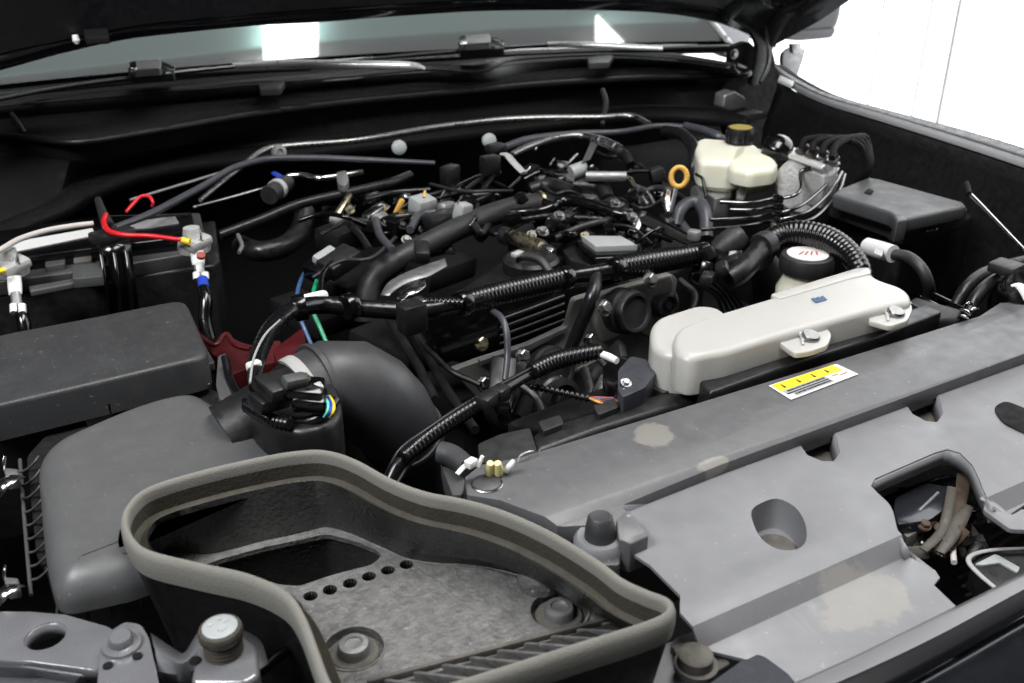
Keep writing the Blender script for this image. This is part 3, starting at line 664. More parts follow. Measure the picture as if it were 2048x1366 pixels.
bolt('pivot', A(1890, 1085, -.055), (0, -.3, 1), .006, .006, 'grease', la)
random.seed(5)
for k in range(16):
    x = random.uniform(1800, 1960); y = random.uniform(985, 1110)
    pbox('latch_piece', x, y, random.uniform(-.085, -.055), (random.uniform(.008, .03), random.uniform(.004, .012), random.uniform(.006, .03)), random.choice(['rust', 'grease', 'dark_chrome', 'black_plastic', 'grime']), la, (random.uniform(-50, 50), random.uniform(-50, 50), random.uniform(0, 180)), .0015)
tube('spring', [(1842, 1085, -.06, 10), (1862, 1100, -.06, 11), (1885, 1112, -.062, 10)], 'dark_chrome', la, ribs=.003, amp=.25)
for k in range(5):
    tube('slat', [(1900+k*8, 1120+k*18, -.10, 8), (2100, 1010+k*24, -.10, 8)], 'matte_black', la, flat=.6)
box('dark_well', A(1950, 1060, -.18), (.4, .3, .02), 'matte_black', la, bev=0)
bd = thing('badge_bracket', 'black bracket with a bright metal edge beside the trim strip', 'bracket')
plate('bracket_body', rnd([(1940, 1130), (1985, 1100), (2048, 1095), (2200, 1080), (2200, 1180), (2040, 1190), (1985, 1180)], 8), -.05, .02, 'black_plastic', bd, .003)
tube('bright_edge', [(1998, 1182, -.047, 10), (1960, 1150, -.047, 11), (1938, 1125, -.047, 11), (1945, 1110, -.047, 10), (1985, 1100, -.047, 9), (2060, 1096, -.047, 7)], 'band_grey', bd, flat=.6)
plate('window', rnd([(1950, 1128), (1990, 1108), (2000, 1112), (2040, 1135), (2035, 1145), (2000, 1125), (1965, 1130)], 3), -.0485, .003, 'plug_grey', bd, .001)
# rubber stop and wedge block at the end of the cover
rs = thing('rubber_stop', 'grey rubber bonnet stop standing beside the wedge block', 'rubber stop')
c = A(1200, 1075, -.008); lathe('cone', c, (0, .05, 1), [(.0115, 0), (.0108, .008), (.009, .017), (.0075, .0185), (.0035, .0175), (0, .0175)], 'intake_rubber', rs)
lathe('collar', c+Vector((0, 0, -.014)), (0, 0, 1), [(.019, 0), (.019, .012), (.0165, .0155), (.0125, .015), (0, .015)], 'cover_plastic', rs)
plate('foot', rnd([(1150, 1075), (1185, 1055), (1240, 1080), (1240, 1130), (1200, 1130)], 8), -.014, .03, 'lid_plastic', rs, .003)
wb = plate('wedge_block', [(1232, 1040, .004), (1256, 1018, .004), (1290, 1062, .0), (1298, 1072, -.002), (1262, 1088, -.002), (1238, 1078, .0)], 0, .026, 'beam_plastic', None, .001, t=('small grey wedge block on the cover beside the rubber stop', 'block'))
# bolted bracket at the front corner and felt pad
cb = thing('corner_bracket', 'dusty grey bracket with round bolt below the seal corner', 'bracket')
plate('bracket_plate', rnd([(1345, 1290), (1400, 1272), (1462, 1325), (1400, 1362), (1362, 1330)], 6), -.036, .004, 'grime', cb, .001)
lathe('bolt_washer', A(1392, 1332, -.034), (0, 0, 1), [(.014, -.002), (.014, .002), (.012, .003), (0, .003)], 'grime', cb)
lathe('bolt_head', A(1390, 1326, -.031), (0, 0, 1), [(.0115, 0), (.0112, .007), (.0095, .0085), (.004, .009), (0, .009)], 'grime', cb)
plate('bracket_side', rnd([(1340, 1290), (1352, 1275), (1390, 1262), (1400, 1268), (1350, 1300)], 4), -.04, .02, 'lid_plastic', cb, .002)
plate('lower_panel', [(1040, 1400), (1180, 1335), (1350, 1280), (1385, 1345), (1370, 1366), (1300, 1420)], -.046, .004, 'cover_plastic', cb, .001)
plate('felt_pad', rnd([(1410, 1372), (1470, 1330), (1502, 1304), (1530, 1312), (1575, 1345), (1620, 1400), (1450, 1430)], 8), -.032, .01, 'felt', None, .003, t=('dark felt pad tucked under the grille cover edge', 'pad'))

# ================================================================== intake duct with foam seal
dk = thing('intake_duct', 'dirty open intake duct tray with bolts and a thick beige foam seal', 'air duct')
ZR, ZF = .022, -.036
rim = [(252, 1050), (262, 1018), (300, 985), (400, 953), (520, 925), (600, 912), (655, 912), (710, 930), (780, 968), (850, 994), (930, 1010), (1010, 1034), (1100, 1075), (1190, 1130), (1240, 1168), (1290, 1192), (1330, 1208), (1338, 1228), (1300, 1252), (1150, 1300), (1000, 1348), (860, 1392), (760, 1420), (690, 1415), (655, 1370), (632, 1310), (605, 1240), (572, 1195), (500, 1160), (400, 1137), (300, 1112), (265, 1085)]
rimw = [A(q[0], q[1], ZR) for q in cat_rom(rim, 8, True)]; NR = len(rimw)
# seal: soft D section; taller where it hangs over the near side
inn = []
cen = sum(rimw, Vector())/len(rimw)
for i, p in enumerate(rimw):
    T = (rimw[(i+1) % NR]-rimw[i-1]).normalized(); S = T.cross(Vector((0, 0, 1))).normalized(); inn.append((p, S))
sgn = 1 if (inn[0][1].dot(cen-inn[0][0]) > 0) else -1
sealp = [(-.0034, -.016), (-.0044, -.009), (-.0042, -.001), (-.0028, .0030), (-.0006, .0044), (.0016, .0034), (.0026, .0005), (.0024, -.007), (-.001, -.009)]
sl = sweep('foam_seal', rimw, [(a_*sgn*.85, b_) for a_, b_ in sealp], 'foam', dk, closed=True)
gro = [p+S*sgn*.0055+Vector((0, 0, -.020)) for p, S in inn]; lipi = [p+S*sgn*.0105+Vector((0, 0, -.016)) for p, S in inn]
# (the tray side: dirt groove, lip and wall down to the floor)
def smooth_loop(L_, k=3):
    n = len(L_); return [sum((L_[(i+j) % n] for j in range(-k, k+1)), Vector())/(2*k+1) for i in range(n)]
gro, lipi = smooth_loop(gro), smooth_loop(lipi)
loft('groove', [[p+S*sgn*.0022+Vector((0, 0, -.006)) for p, S in inn], [p+S*sgn*.0015+Vector((0, 0, -.018)) for p, S in inn], gro, lipi], 'groove_dirt', dk, closed=True, flip=sgn < 0)
flo = [(330, 1112), (345, 1108), (370, 1106), (430, 1104), (540, 1078), (612, 1060), (655, 1054), (705, 1068), (765, 1094), (815, 1116), (880, 1125), (960, 1132), (1040, 1150), (1110, 1178), (1165, 1200), (1195, 1220), (1215, 1235), (1222, 1246), (1190, 1258), (1090, 1286), (960, 1322), (840, 1356), (740, 1385), (700, 1395), (672, 1365), (650, 1310), (620, 1245), (590, 1200), (520, 1165), (420, 1142), (345, 1125), (332, 1118)]
flm = [A(q[0], q[1], ZF) for q in cat_rom(flo, 8, True)]
lo2 = [p+Vector((0, 0, -.004)) for p in lipi]
mid = [a*.5+b_*.5+Vector((0, 0, -.004)) for a, b_ in zip(lo2, flm)]; low = [a*.10+b_*.90+Vector((0, 0, .003)) for a, b_ in zip(lo2, flm)]
tw = loft('tray_wall', [lipi, [p+(f-p)*.03+Vector((0, 0, .0012)) for p, f in zip(lipi, flm)], mid, low, [f+(cen-f)*.01 for f in flm]], 'tray_wall', dk, closed=True)
op = [(405, 1130), (440, 1117), (540, 1093), (632, 1071), (655, 1068), (715, 1083), (752, 1098), (764, 1110), (745, 1128), (660, 1152), (600, 1172), (560, 1168), (500, 1150)]
hl = []
for x, y in ((621, 1192), (660, 1179), (700, 1166), (738, 1153), (776, 1141), (813, 1129)):
    hl.append(wcirc(A(x, y, ZF), .0052, 14))
w_ = lambda L_: [A(x, y, ZF)[:2] for x, y in L_]
WA, WB_ = A(708, 1296, ZF), A(1118, 1222, ZF)
sheet('tray_floor', [tuple(p[:2]) for p in flm], [w_(rnd(op, 10))]+hl+[wcirc(WA, .0205, 26), wcirc(WB_, .0205, 26)], lambda x, y: ZF+.0007*math.sin(x*90)*math.sin(y*70), .004, 'tray_plastic', dk, wp=True)
for hc in hl:
    cx = sum(p[0] for p in hc)/14; cy = sum(p[1] for p in hc)/14
    lathe('drain_hole', (cx, cy, ZF-.022), (0, 0, 1), [(.0052, .021), (.005, 0), (0, 0)], 'matte_black', dk, n=14, cap0=False)
for c in (WA, WB_):
    sk = lathe('bolt_seat', c, (0, 0, 1), [(.0215, -.0005), (.0212, .0006), (.0196, .0004), (.0192, -.007), (0, -.007)], 'tray_plastic', dk, cap0=False)
    lathe('washer', c+Vector((0, 0, -.007)), (0, 0, 1), [(.0165, 0), (.0165, .003), (.0155, .004), (.011, .004), (0, .004)], 'grime', sk)
    lathe('bolt', c+Vector((0, 0, -.003)), (0, 0, 1), [(.0105, 0), (.0105, .005), (.0095, .007), (.006, .0075), (.0058, .006), (0, .006)], 'dull_alu', sk)
# half-round boss against the wall
c = A(1080, 1165, ZF)
lathe('boss', c, (0, 0, 1), [(.0165, 0), (.0160, .008), (.014, .0125), (.012, .0132), (0, .0128)], 'tray_plastic', dk)
# well below the opening
loft('inlet_well', [[A(x, y, ZF-.001) for x, y in rnd(op, 10)], [A(x, y, ZF)+Vector((0, .02, -.09)) for x, y in rnd(op, 10)], [A(600, 1120, ZF)+Vector((0, .02, -.10))]*len(rnd(op, 10))], 'tray_wall', dk, closed=True)
# slotted front edge between floor and seal
FA, FB = A(735, 1372, ZF), A(1225, 1243, ZF)
dv = (FB-FA).normalized(); nv = Vector((dv.y, -dv.x, 0))
for k in range(9):
    p = FA.lerp(FB, (k+.5)/9.)
    q = p+nv*.046+dv*.022+Vector((0, 0, .036)); extrude('slot_rib', [p+Vector((0, 0, -.006)), q+Vector((0, 0, -.014)), q+Vector((0, 0, -.004)), p+Vector((0, 0, .002))], dv*.004, 'tray_plastic', dk, .0007)
box('slot_edge', FA.lerp(FB, .5)+Vector((0, 0, .002)), ((FB-FA).length, .003, .006), 'grime', dk, rot=(0, 0, math.degrees(math.atan2(dv.y, dv.x))), bev=.001)
box('slot_floor', FA.lerp(FB, .5)+nv*.018+Vector((0, 0, -.026)), ((FB-FA).length, .05, .003), 'matte_black', dk, rot=(0, 0, math.degrees(math.atan2(dv.y, dv.x))), bev=0)
# outer skirt of the duct on the near side
near_ = inn[136:]+inn[:6]
loft('skirt', [[p-S*sgn*.002+Vector((0, 0, -.012)) for p, S in near_], [p+S*sgn*.024+Vector((0, 0, -.16)) for p, S in near_]], 'black_plastic', dk)

# ================================================================== air cleaner
ac = thing('air_cleaner', 'matte black air cleaner housing with rounded lid beside the duct', 'air cleaner')
lid = [(66, 905), (85, 880), (110, 862), (250, 803), (330, 778), (400, 768), (430, 795), (470, 800), (500, 830), (560, 850), (640, 880), (690, 905), (690, 940), (604, 945), (412, 985), (318, 1018), (290, 1060), (322, 1108), (250, 1133), (120, 1160), (95, 1150), (80, 1080)]
def zlid(x, y): return .012
ld = pillow('lid', lid, .001, .030, 'airbox_plastic', ac, .022, 26, 8, npt=160)
plate('lid_flange', rnd([(52, 912), (90, 870), (250, 812), (420, 775), (560, 850), (620, 900), (330, 1100), (240, 1138), (105, 1160), (72, 1110)], 10), -.031, .008, 'black_plastic', ac, .002)
plate('base', rnd([(66, 935), (100, 880), (250, 822), (430, 790), (560, 860), (600, 910), (330, 1100), (240, 1128), (112, 1148), (82, 1110)], 10), -.039, .14, 'black_plastic', ac, .006)
for k in range(9):
    x, y = 56+k*3.2, 930+k*27
    tube('side_rib', [(x-18, y+14, -.036, 7), (x-4, y+10, -.030, 7), (x+12, y-4, -.022, 7), (x+22, y-18, -.018, 6)], 'dull_alu' if False else 'lid_plastic', ac, flat=.8)
tube('side_rail', [(40, 920, -.036, 8), (46, 1000, -.036, 8), (54, 1100, -.036, 8), (62, 1190, -.036, 8)], 'lid_plastic', ac)
for k, (x, y) in enumerate(((120, 1205), (182, 1195), (232, 1190), (290, 1165))):
    tube('front_rib', [(x, y-35, -.02, 7), (x-2, y-5, -.028, 8), (x-6, y+32, -.042, 8), (x-8, y+48, -.05, 7)], 'lid_plastic', ac)
for y in (948, 1166):
    cl = plate('clip', [(6, y-14), (36, y-12), (40, y+14), (14, y+18)], -.022, .008, 'dull_alu', ac, .002)
    tube('spring', [(44, y+6, -.02, 16), (24, y+8, -.014, 34), (4, y+24, -.014, 32), (-14, y+50, -.024, 20)], 'bright_steel', cl, flat=.35)
    tube('hook', [(8, y-8, -.018, 6), (8, y-24, -.012, 8), (10, y-36, -.008, 5)], 'bright_steel', cl, flat=.4)
# outlet neck and sensor
nk = thing('intake_elbow', 'fat black rubber intake elbow with a pale clamp band', 'intake hose')
E_ = [(560, 815, .005, 146), (600, 790, .012, 156), (652, 768, .014, 176), (708, 776, .004, 192), (760, 810, -.02, 186), (796, 852, -.045, 168), (814, 890, -.075, 150)]
tube('elbow', E_[1:], 'intake_rubber', nk, nseg=40)
er = path(E_)
def ring_at(name, i, wid, rr, m, par, grow=1.03):
    a, b_ = Vector(er[i][:3]), Vector(er[i+1][:3]); ax = (b_-a).normalized(); r0 = er[i][3]
    return lathe(name, a, ax, [(r0*grow, -wid), (r0*(grow+.02), -wid*.6), (r0*(grow+.02), wid*.6), (r0*grow, wid)], m, par, n=48)
ring_at('clamp_band', 11, .0055, 0, 'band_grey', nk, 1.015)
ring_at('clamp_band', 17, .003, 0, 'intake_rubber', nk, 1.02)
ring_at('end_bead', 54, .005, 0, 'intake_rubber', nk, 1.05)
tube('lower_pipe', [(820, 880, -.075, 118), (835, 930, -.11, 110), (842, 990, -.15, 100)], 'black_plastic', nk, nseg=30)
ms = thing('airflow_sensor', 'black airflow sensor tube with plugs set in the air cleaner neck', 'sensor')
a0, b0 = Vector(er[0][:3]), Vector(er[12][:3]); ax = (b0-a0).normalized()
lathe('sensor_tube', a0-ax*.05, ax, [(er[0][3]*1.0, 0), (er[0][3]*.98, .03), (er[0][3]*.97, .055), (er[12][3]*.96, (b0-a0).length+.05)], 'black_plastic', ms, n=40)
plate('neck_flange', rnd([(488, 805), (505, 768), (560, 738), (620, 728), (668, 758), (688, 820), (660, 852), (600, 864), (530, 848)], 24), .032, .05, 'black_plastic', ms, .006)
for (x, y, z, s_, m_, rz) in ((560, 770, .062, (.035, .028, .012), 'black_plastic', 20), (610, 780, .058, (.03, .022, .014), 'gloss_black', -25), (590, 762, .068, (.02, .012, .01), 'lid_plastic', 10), (620, 800, .05, (.026, .02, .014), 'gloss_black', -25), (540, 800, .05, (.03, .02, .012), 'black_plastic', 20)):
    pbox('plug', x, y, z, s_, m_, ms, (10, 8, rz), .003)
for x, y, z in ((522, 765, .06), (607, 757, .068), (553, 790, .06)):
    bolt('screw', A(x, y, z), (0, -.2, 1), .004, .004, 'grease', ms)
plate('metal_tab', [(620, 755), (640, 760), (648, 772), (626, 768)], .064, .003, 'lead', ms, .001)
tube('sensor_loom', [(450, 715, .03, 16), (462, 765, .02, 18), (490, 805, .022, 22), (540, 832, .026, 26), (600, 845, .03, 26), (645, 832, .036, 24), (672, 800, .04, 18)], 'conduit', None, t=('black loom looping round the airflow sensor in front of the elbow', 'wiring loom'))
tube('split_sleeve', [(495, 812, .028, 26), (540, 838, .034, 28), (580, 848, .037, 26)], 'conduit', None, ribs=.004, amp=.1, t=('short ribbed sleeve on the loom below the airflow sensor', 'sleeve'))
for dx, m_, nm in ((0, 'teal_wire', 'teal'), (6, 'blue', 'blue'), (11, 'yellow', 'yellow')):
    tube('sensor_wire', [(648+dx, 792, .05, 5), (656+dx, 806, .052, 6), (655+dx*1.1, 822, .05, 6), (648+dx, 834, .044, 5)], m_, None, t=('thin %s wire beside the sensor plug' % nm, 'wire', 'coloured sensor wires'))
pp = thing('cable_clip', 'white cable clip holding the loom at the sensor', 'clip')
tube('clip_stem', [(507, 735, .055, 16), (505, 750, .054, 10), (506, 768, .052, 14)], 'grey_plastic', pp); pbox('clip_head', 508, 732, .06, (.012, .008, .008), 'white_plastic', pp, (0, 0, 20), .002)
plate('loom_bracket', rnd([(436, 712), (452, 706), (462, 760), (470, 790), (440, 800), (432, 770)], 4), .02, .02, 'lid_plastic', None, .002, t=('dusty upright bracket between fuse box and air cleaner', 'bracket'))

# ================================================================== painted body corner at the near left
LIFT[0] = .045
bc = thing('headlamp_panel', 'silver painted headlamp panel with a large round hole', 'body panel')
ZP = lambda x, y: -.017
hole = wcirc(A(91, 1271, -.062), .0125, 24)
po = [(-60, 1222), (60, 1222), (130, 1228), (215, 1252), (232, 1262), (215, 1280), (205, 1310), (205, 1345), (160, 1335), (60, 1322), (-60, 1318)]
sheet('panel', [A(x, y, -.062)[:2] for x, y in po], [hole], ZP, .003, 'paint', bc, wp=True, bev=.001)
hw = [Vector((p[0], p[1], -.018)) for p in hole]; hcn = A(91, 1271, -.062)
loft('hole_flange', [hw, [p+Vector((0, 0, -.012)) for p in hw]], 'paint', bc, closed=True, thick=.001)
loft('front_fold', [[A(x, y, -.062) for x, y in ((-60, 1318), (60, 1322), (160, 1335), (205, 1345))], [A(x, y, -.075) for x, y in ((-60, 1330), (60, 1334), (160, 1350), (205, 1362))], [A(x, y, -.12) for x, y in ((-60, 1420), (60, 1420), (160, 1420), (205, 1420))]], 'paint', bc, .002)
plate('lower_edge', [(-60, 1345), (60, 1350), (150, 1362), (150, 1400), (-60, 1400)], -.085, .003, 'paint', bc, .001)
hb = thing('hinge_bracket', 'rounded grey steel bracket bolted beside the headlamp panel', 'bracket')
plate('bracket_plate', rnd([(200, 1300), (215, 1265), (250, 1243), (282, 1248), (298, 1275), (318, 1366), (330, 1420), (190, 1420)], 10), -.055, .004, 'paint', hb, .0015)
c = A(243, 1285, -.052); lathe('bolt_boss', c, (0, -.1, 1), [(.012, -.003), (.0115, .0), (.0075, .0008), (.007, .005), (.006, .006), (0, .006)], 'paint', hb)
for x, y in ((275, 1313), (216, 1332)):
    lathe('pin_hole', A(x, y, -.0545), (0, 0, 1), [(.003, 0), (.003, .0008), (0, .0008)], 'matte_black', hb, n=14)
sp = thing('strut_mount', 'silver painted mount with a threaded rubber post and pale cap', 'mount')
loft('mount_body', [pcurve([(300, 1270), (345, 1300), (370, 1310), (400, 1265), (430, 1250), (480, 1262), (520, 1285), (535, 1330)], 30, -.06), pcurve([(310, 1300), (350, 1325), (372, 1325), (405, 1300), (440, 1300), (470, 1310), (495, 1320), (510, 1345)], 30, -.056), pcurve([(318, 1340), (352, 1345), (375, 1340), (405, 1335), (440, 1335), (465, 1340), (490, 1350), (505, 1360)], 30, -.062), pcurve([(330, 1420), (355, 1420), (380, 1420), (405, 1420), (440, 1420), (465, 1420), (490, 1420), (530, 1420)], 30, -.11)], 'paint', sp, .003)
plate('mount_plate', rnd([(385, 1340), (398, 1285), (430, 1258), (480, 1262), (515, 1290), (520, 1350), (490, 1366), (380, 1366)], 12), -.054, .03, 'paint', sp, .005, 4)
c = A(449, 1308, -.056)
lathe('threaded_post', c, (0, 0, 1), [(.0118, 0)]+[(.0112+(.0007 if k % 2 else 0), .001+k*.0014) for k in range(10)]+[(.0132, .015), (.0135, .019), (.0125, .021), (0, .021)], 'grease', sp, n=26)
lathe('post_cap', c+Vector((0, 0, .021)), (0, 0, 1), [(.0106, 0), (.0106, .0010), (.0098, .0016), (0, .0016)], 'plug_grey', sp, n=26)
for dx_, dy_, r1_ in ((-.005, .003, .0018), (.0005, -.003, .0028), (.004, .003, .0022), (.001, .0055, .0012)):
    lathe('cap_mark', c+Vector((dx_, dy_, .0226)), (0, 0, 1), [(r1_, 0), (r1_*.9, .0005), (0, .0005)], 'label_grey', sp, n=9)
lathe('pin_hole', A(390, 1322, -.0535), (0, 0, 1), [(.0035, 0), (.0035, .0008), (0, .0008)], 'matte_black', sp, n=14)
LIFT[0] = 0.0
tube('hose', [(520, 1345, -.03, 20), (560, 1310, -.03, 24), (600, 1290, -.035, 24)], 'gloss_black', None, t=('glossy black hose beside the strut mount under the seal', 'hose'))
# ================================================================== engine block and covers
en = thing('engine_block', 'dark engine block with grey cast timing cover and round caps', 'engine')
box('block', (.72, 1.22, -.42), (.55, .62, .5), 'matte_black', en, bev=.02)
YT = .86
vplate('timing_cover', rnd([(905, 742), (960, 722), (1060, 690), (1135, 655), (1150, 600), (1190, 588), (1215, 590), (1345, 548), (1356, 560), (1338, 640), (1300, 690), (1290, 770), (1250, 850), (1000, 850), (960, 800)], 8), YT, .010, 'cast_alu', en, .003, 3)
vplate('cover_rim', rnd([(960, 722), (1060, 688), (1132, 655), (1134, 662), (1062, 700), (962, 732)], 2), YT-.006, .006, 'dull_alu', en, .0015)
vplate('upper_casting', rnd([(1195, 592), (1250, 575), (1345, 548), (1350, 570), (1330, 640), (1300, 680), (1270, 660), (1210, 690), (1190, 650)], 10), YT-.012, .012, 'cast_alu', en, .004)
def cap_on(px, py, y, r_px, name, m, par, h=.02):
    c = AY(px, py, y); r_ = r_px*ps(c)
    o = lathe(name, c, (.12, -1, .25), [(r_*1.12, -.01), (r_*1.12, h*.3), (r_, h*.4), (r_, h*.85), (r_*.93, h), (r_*.80, h*.98), (r_*.78, h*.8), (0, h*.8)], m, par, n=36); return o
cap_on(1250, 622, YT-.03, 42, 'round_cap', 'rubber', en)
cap_on(1096, 738, YT-.01, 44, 'round_cap', 'rubber', en)
for k in range(7):
    a = (1010+k*44, 815-k*22); tube('casting_rib', [(a[0], a[1], -.12, 7), (a[0]+70, a[1]-40, -.10, 7)], 'cast_alu', en)
for x, y, y_ in ((962, 686, .9), (967, 767, .84), (1208, 616, .82), (1300, 560, .83), (1045, 712, .845), (1180, 680, .84)):
    bolt('cover_bolt', AY(x, y, y_-.012), (.2, -1, .5), .007, .007, 'zinc' if x == 962 else 'steel', en)
vc = thing('valve_cover', 'glossy black plastic valve cover behind the timing cover', 'valve cover')
vplate('front_face', [(840, 640), (960, 600), (1120, 560), (1180, 560), (1180, 640), (1135, 668), (1060, 700), (960, 735), (880, 720)], .885, .03, 'gloss_black', vc, .005)
for k in range(4):
    tube3('cover_rib', [AY(1000, 640+k*16, .882), AY(1060, 618+k*16, .882), AY(1128, 592+k*16, .882)], [.0022]*3, 'black_plastic', vc)
plate('top', rnd([(880, 600), (1000, 520), (1120, 440), (1300, 440), (1420, 500), (1350, 540), (1150, 590), (1000, 640)], 12), -.06, .1, 'black_plastic', vc, .01)
plate('raised_deck', rnd([(1010, 480), (1080, 440), (1180, 400), (1260, 430), (1330, 470), (1280, 520), (1120, 540)], 12), -.035, .04, 'gloss_black', vc, .008)
# ignition box with pale top
ig = thing('ignition_module', 'small flat box with pale grey top on the engine', 'module')
plate('lid', rnd([(1163, 471), (1242, 472), (1276, 490), (1192, 493)], 3), .0, .008, 'grey_plastic', ig, .0015)
plate('body', rnd([(1150, 478), (1160, 466), (1245, 468), (1285, 490), (1282, 512), (1190, 516), (1165, 500)], 4), -.007, .025, 'gloss_black', ig, .003)
plate('foot', rnd([(1125, 500), (1150, 490), (1190, 515), (1285, 505), (1285, 522), (1180, 530), (1140, 520)], 4), -.02, .015, 'black_plastic', ig, .003)
# brass fitting and handle cap
bf = thing('oil_valve', 'brass and steel valve lying on the black valve cover', 'valve')
tube('valve_body', [(1025, 473, -.01, 28), (1050, 483, -.01, 32), (1085, 496, -.01, 32)], 'zinc', bf)
tube('valve_tip', [(1085, 496, -.01, 22), (1100, 502, -.01, 24), (1108, 506, -.01, 14)], 'bright_steel', bf)
tube('valve_collar', [(1006, 470, -.01, 36), (1018, 474, -.01, 36)], 'black_plastic', bf)
oc = thing('oil_filler', 'black oil filler cap with raised grip beside the brass valve', 'filler cap')
c = A(1062, 540, -.03); lathe('cap_body', c, (0, 0, 1), [(.036, 0), (.036, .014), (.032, .018), (0, .018)], 'black_plastic', oc, n=24)
tube('grip', [(1030, 520, .0, 16), (1048, 512, .005, 18), (1080, 520, .005, 18), (1100, 545, -.005, 16)], 'rubber', oc)
pbox('grip_tab', 1035, 508, .008, (.016, .010, .006), 'lead', oc, (0, 0, 20), .002)
# ------------------------------------------------ hoses
def hose(label, pts, m='rubber', name='hose', ends=None, group=None, cat='hose', **k):
    return tube(name, pts, m, None, t=(label, cat, group), **k)
ch = thing('coolant_hose', 'thick black coolant hose crossing the engine diagonally', 'hose')
tube('hose_body', [(735, 640, -.09, 52), (733, 590, -.06, 52), (745, 558, -.045, 50), (790, 524, -.03, 48), (880, 475, -.015, 46), (960, 438, -.01, 46), (1030, 416, -.008, 46), (1082, 406, -.01, 42)], 'rubber', ch, nseg=20)
tube('clamp', [(1078, 407, -.008, 50), (1084, 406, -.008, 50)], 'zinc', ch, nseg=20)
tube('clamp_ear', [(1082, 385, .0, 5), (1090, 405, .0, 5), (1075, 420, .0, 5)], 'zinc', ch)
# main harness
hr = thing('main_harness', 'taped black wiring harness with two ribbed sleeves across the engine', 'wiring harness')
tube('trunk', [(508, 775, .06, 22), (512, 730, .055, 34), (524, 690, .05, 36), (548, 650, .045, 36), (590, 618, .04, 36), (650, 610, .03, 36), (740, 618, .025, 36), (830, 622, .02, 36), (900, 612, .018, 34), (1000, 588, .015, 34), (1120, 558, .012, 32), (1200, 545, .012, 34), (1300, 525, .014, 36), (1400, 508, .016, 36), (1450, 520, .018, 36)], 'conduit', hr, nseg=14, rag=.02)
tube('ribbed_sleeve', [(932, 603, .016, 44), (1000, 586, .015, 46), (1060, 572, .014, 46), (1122, 557, .014, 42)], 'conduit', hr, ribs=.0048, amp=.03, nseg=20)
tube('ribbed_sleeve', [(1240, 536, .014, 52), (1300, 525, .015, 50), (1350, 517, .015, 46), (1398, 508, .016, 42)], 'conduit', hr, ribs=.0048, amp=.035, nseg=20)
tube('ribbed_sleeve', [(850, 606, .024, 20), (880, 605, .024, 20), (925, 606, .022, 20)], 'conduit', hr, ribs=.0045, amp=.12)
for x, y, z in ((1130, 556, .014), (1232, 537, .016), (926, 606, .018), (1404, 508, .018), (600, 615, .04), (700, 613, .03)):
    lathe('tape_band', A(x, y, z), (1, .25, 0) if x > 620 else (1, -.2, .1), [(.0128, -.006), (.0134, -.004), (.0134, .004), (.0128, .006)], 'gloss_black', hr, n=18)
pbox('harness_clip', 824, 635, .035, (.026, .020, .030), 'black_plastic', hr, (0, 0, 5), .003)
pbox('clip_plate', 826, 604, .045, (.024, .010, .004), 'bright_steel', hr, (20, 0, 5), .001)
tube('branch', [(1195, 545, .012, 26), (1185, 590, .0, 28), (1165, 640, -.03, 28), (1140, 700, -.07, 26)], 'rubber_clean', hr)
tube('wire_seam', [(500, 765, .075, 5), (508, 715, .072, 5), (530, 670, .066, 5), (560, 640, .062, 4)], 'grey_plastic', hr)
# second harness towards the radiator
h2 = thing('front_harness', 'thin black harness with ribbed sleeves running down to the beam', 'wiring harness')
tube('trunk', [(780, 960, -.03, 26), (800, 925, -.02, 30), (850, 880, -.01, 32), (920, 832, -.005, 30), (990, 790, .0, 26), (1060, 748, .0, 24), (1120, 722, .0, 26), (1180, 708, .0, 28), (1204, 706, .0, 26)], 'conduit', h2)
tube('ribbed_sleeve', [(805, 915, -.012, 30), (860, 870, -.006, 34), (920, 830, -.001, 34), (985, 792, .003, 30)], 'conduit', h2, ribs=.0046, amp=.035, nseg=16)
tube('ribbed_sleeve', [(1062, 744, .003, 34), (1110, 722, .003, 36), (1160, 710, .003, 34), (1200, 702, .003, 30)], 'conduit', h2, ribs=.0046, amp=.05, nseg=16)
tube('second_cable', [(770, 955, -.03, 10), (800, 900, -.01, 10), (850, 862, .0, 10), (920, 815, .005, 10), (1000, 770, .006, 9), (1060, 738, .006, 9)], 'rubber_clean', h2)
tube('third_cable', [(795, 965, -.03, 9), (830, 915, -.02, 9), (890, 865, -.015, 9), (960, 815, -.01, 9)], 'rubber_clean', h2)
tube('white_end', [(1202, 708, .002, 15), (1218, 714, .002, 16), (1234, 722, .002, 14)], 'white_plastic', h2)
pbox('harness_clip', 975, 800, .012, (.020, .014, .012), 'black_plastic', h2, (0, 0, 30), .003)
pbox('harness_clip', 1000, 785, .012, (.016, .014, .012), 'black_plastic', h2, (0, 0, 30), .003)
rp2 = thing('rope_wire', 'twisted black wire with red and blue frayed ends near the plug', 'wire')
tube('twist', [(1060, 772, -.02, 12), (1110, 782, -.02, 13), (1180, 798, -.02, 13)], 'conduit', rp2, ribs=.005, amp=.2)
for k, m_ in enumerate(('red_dull', 'steel_blue', 'red_dull', 'orange')):
    tube('core', [(1178, 796, -.02, 5), (1196, 800+k*3-5, -.02+.002*k, 5), (1212, 796+k*4, -.02, 5), (1232, 800+k*2-4, -.022, 5)], m_, rp2)
tube('blue_hose', [(985, 622, .0, 13), (1003, 636, .0, 14), (1013, 665, -.01, 14), (1015, 710, -.03, 14), (1010, 760, -.05, 13)], 'slate_hose', None, t=('thin slate blue hose hanging in front of the valve cover', 'hose'))
pl = thing('fan_plug', 'dark grey connector plug standing in front of the coolant tank', 'connector')
plate('plug_body', rnd([(1236, 740), (1262, 712), (1292, 718), (1312, 745), (1290, 775), (1245, 795), (1236, 780)], 6), -.005, .03, 'slate_hose', pl, .004)
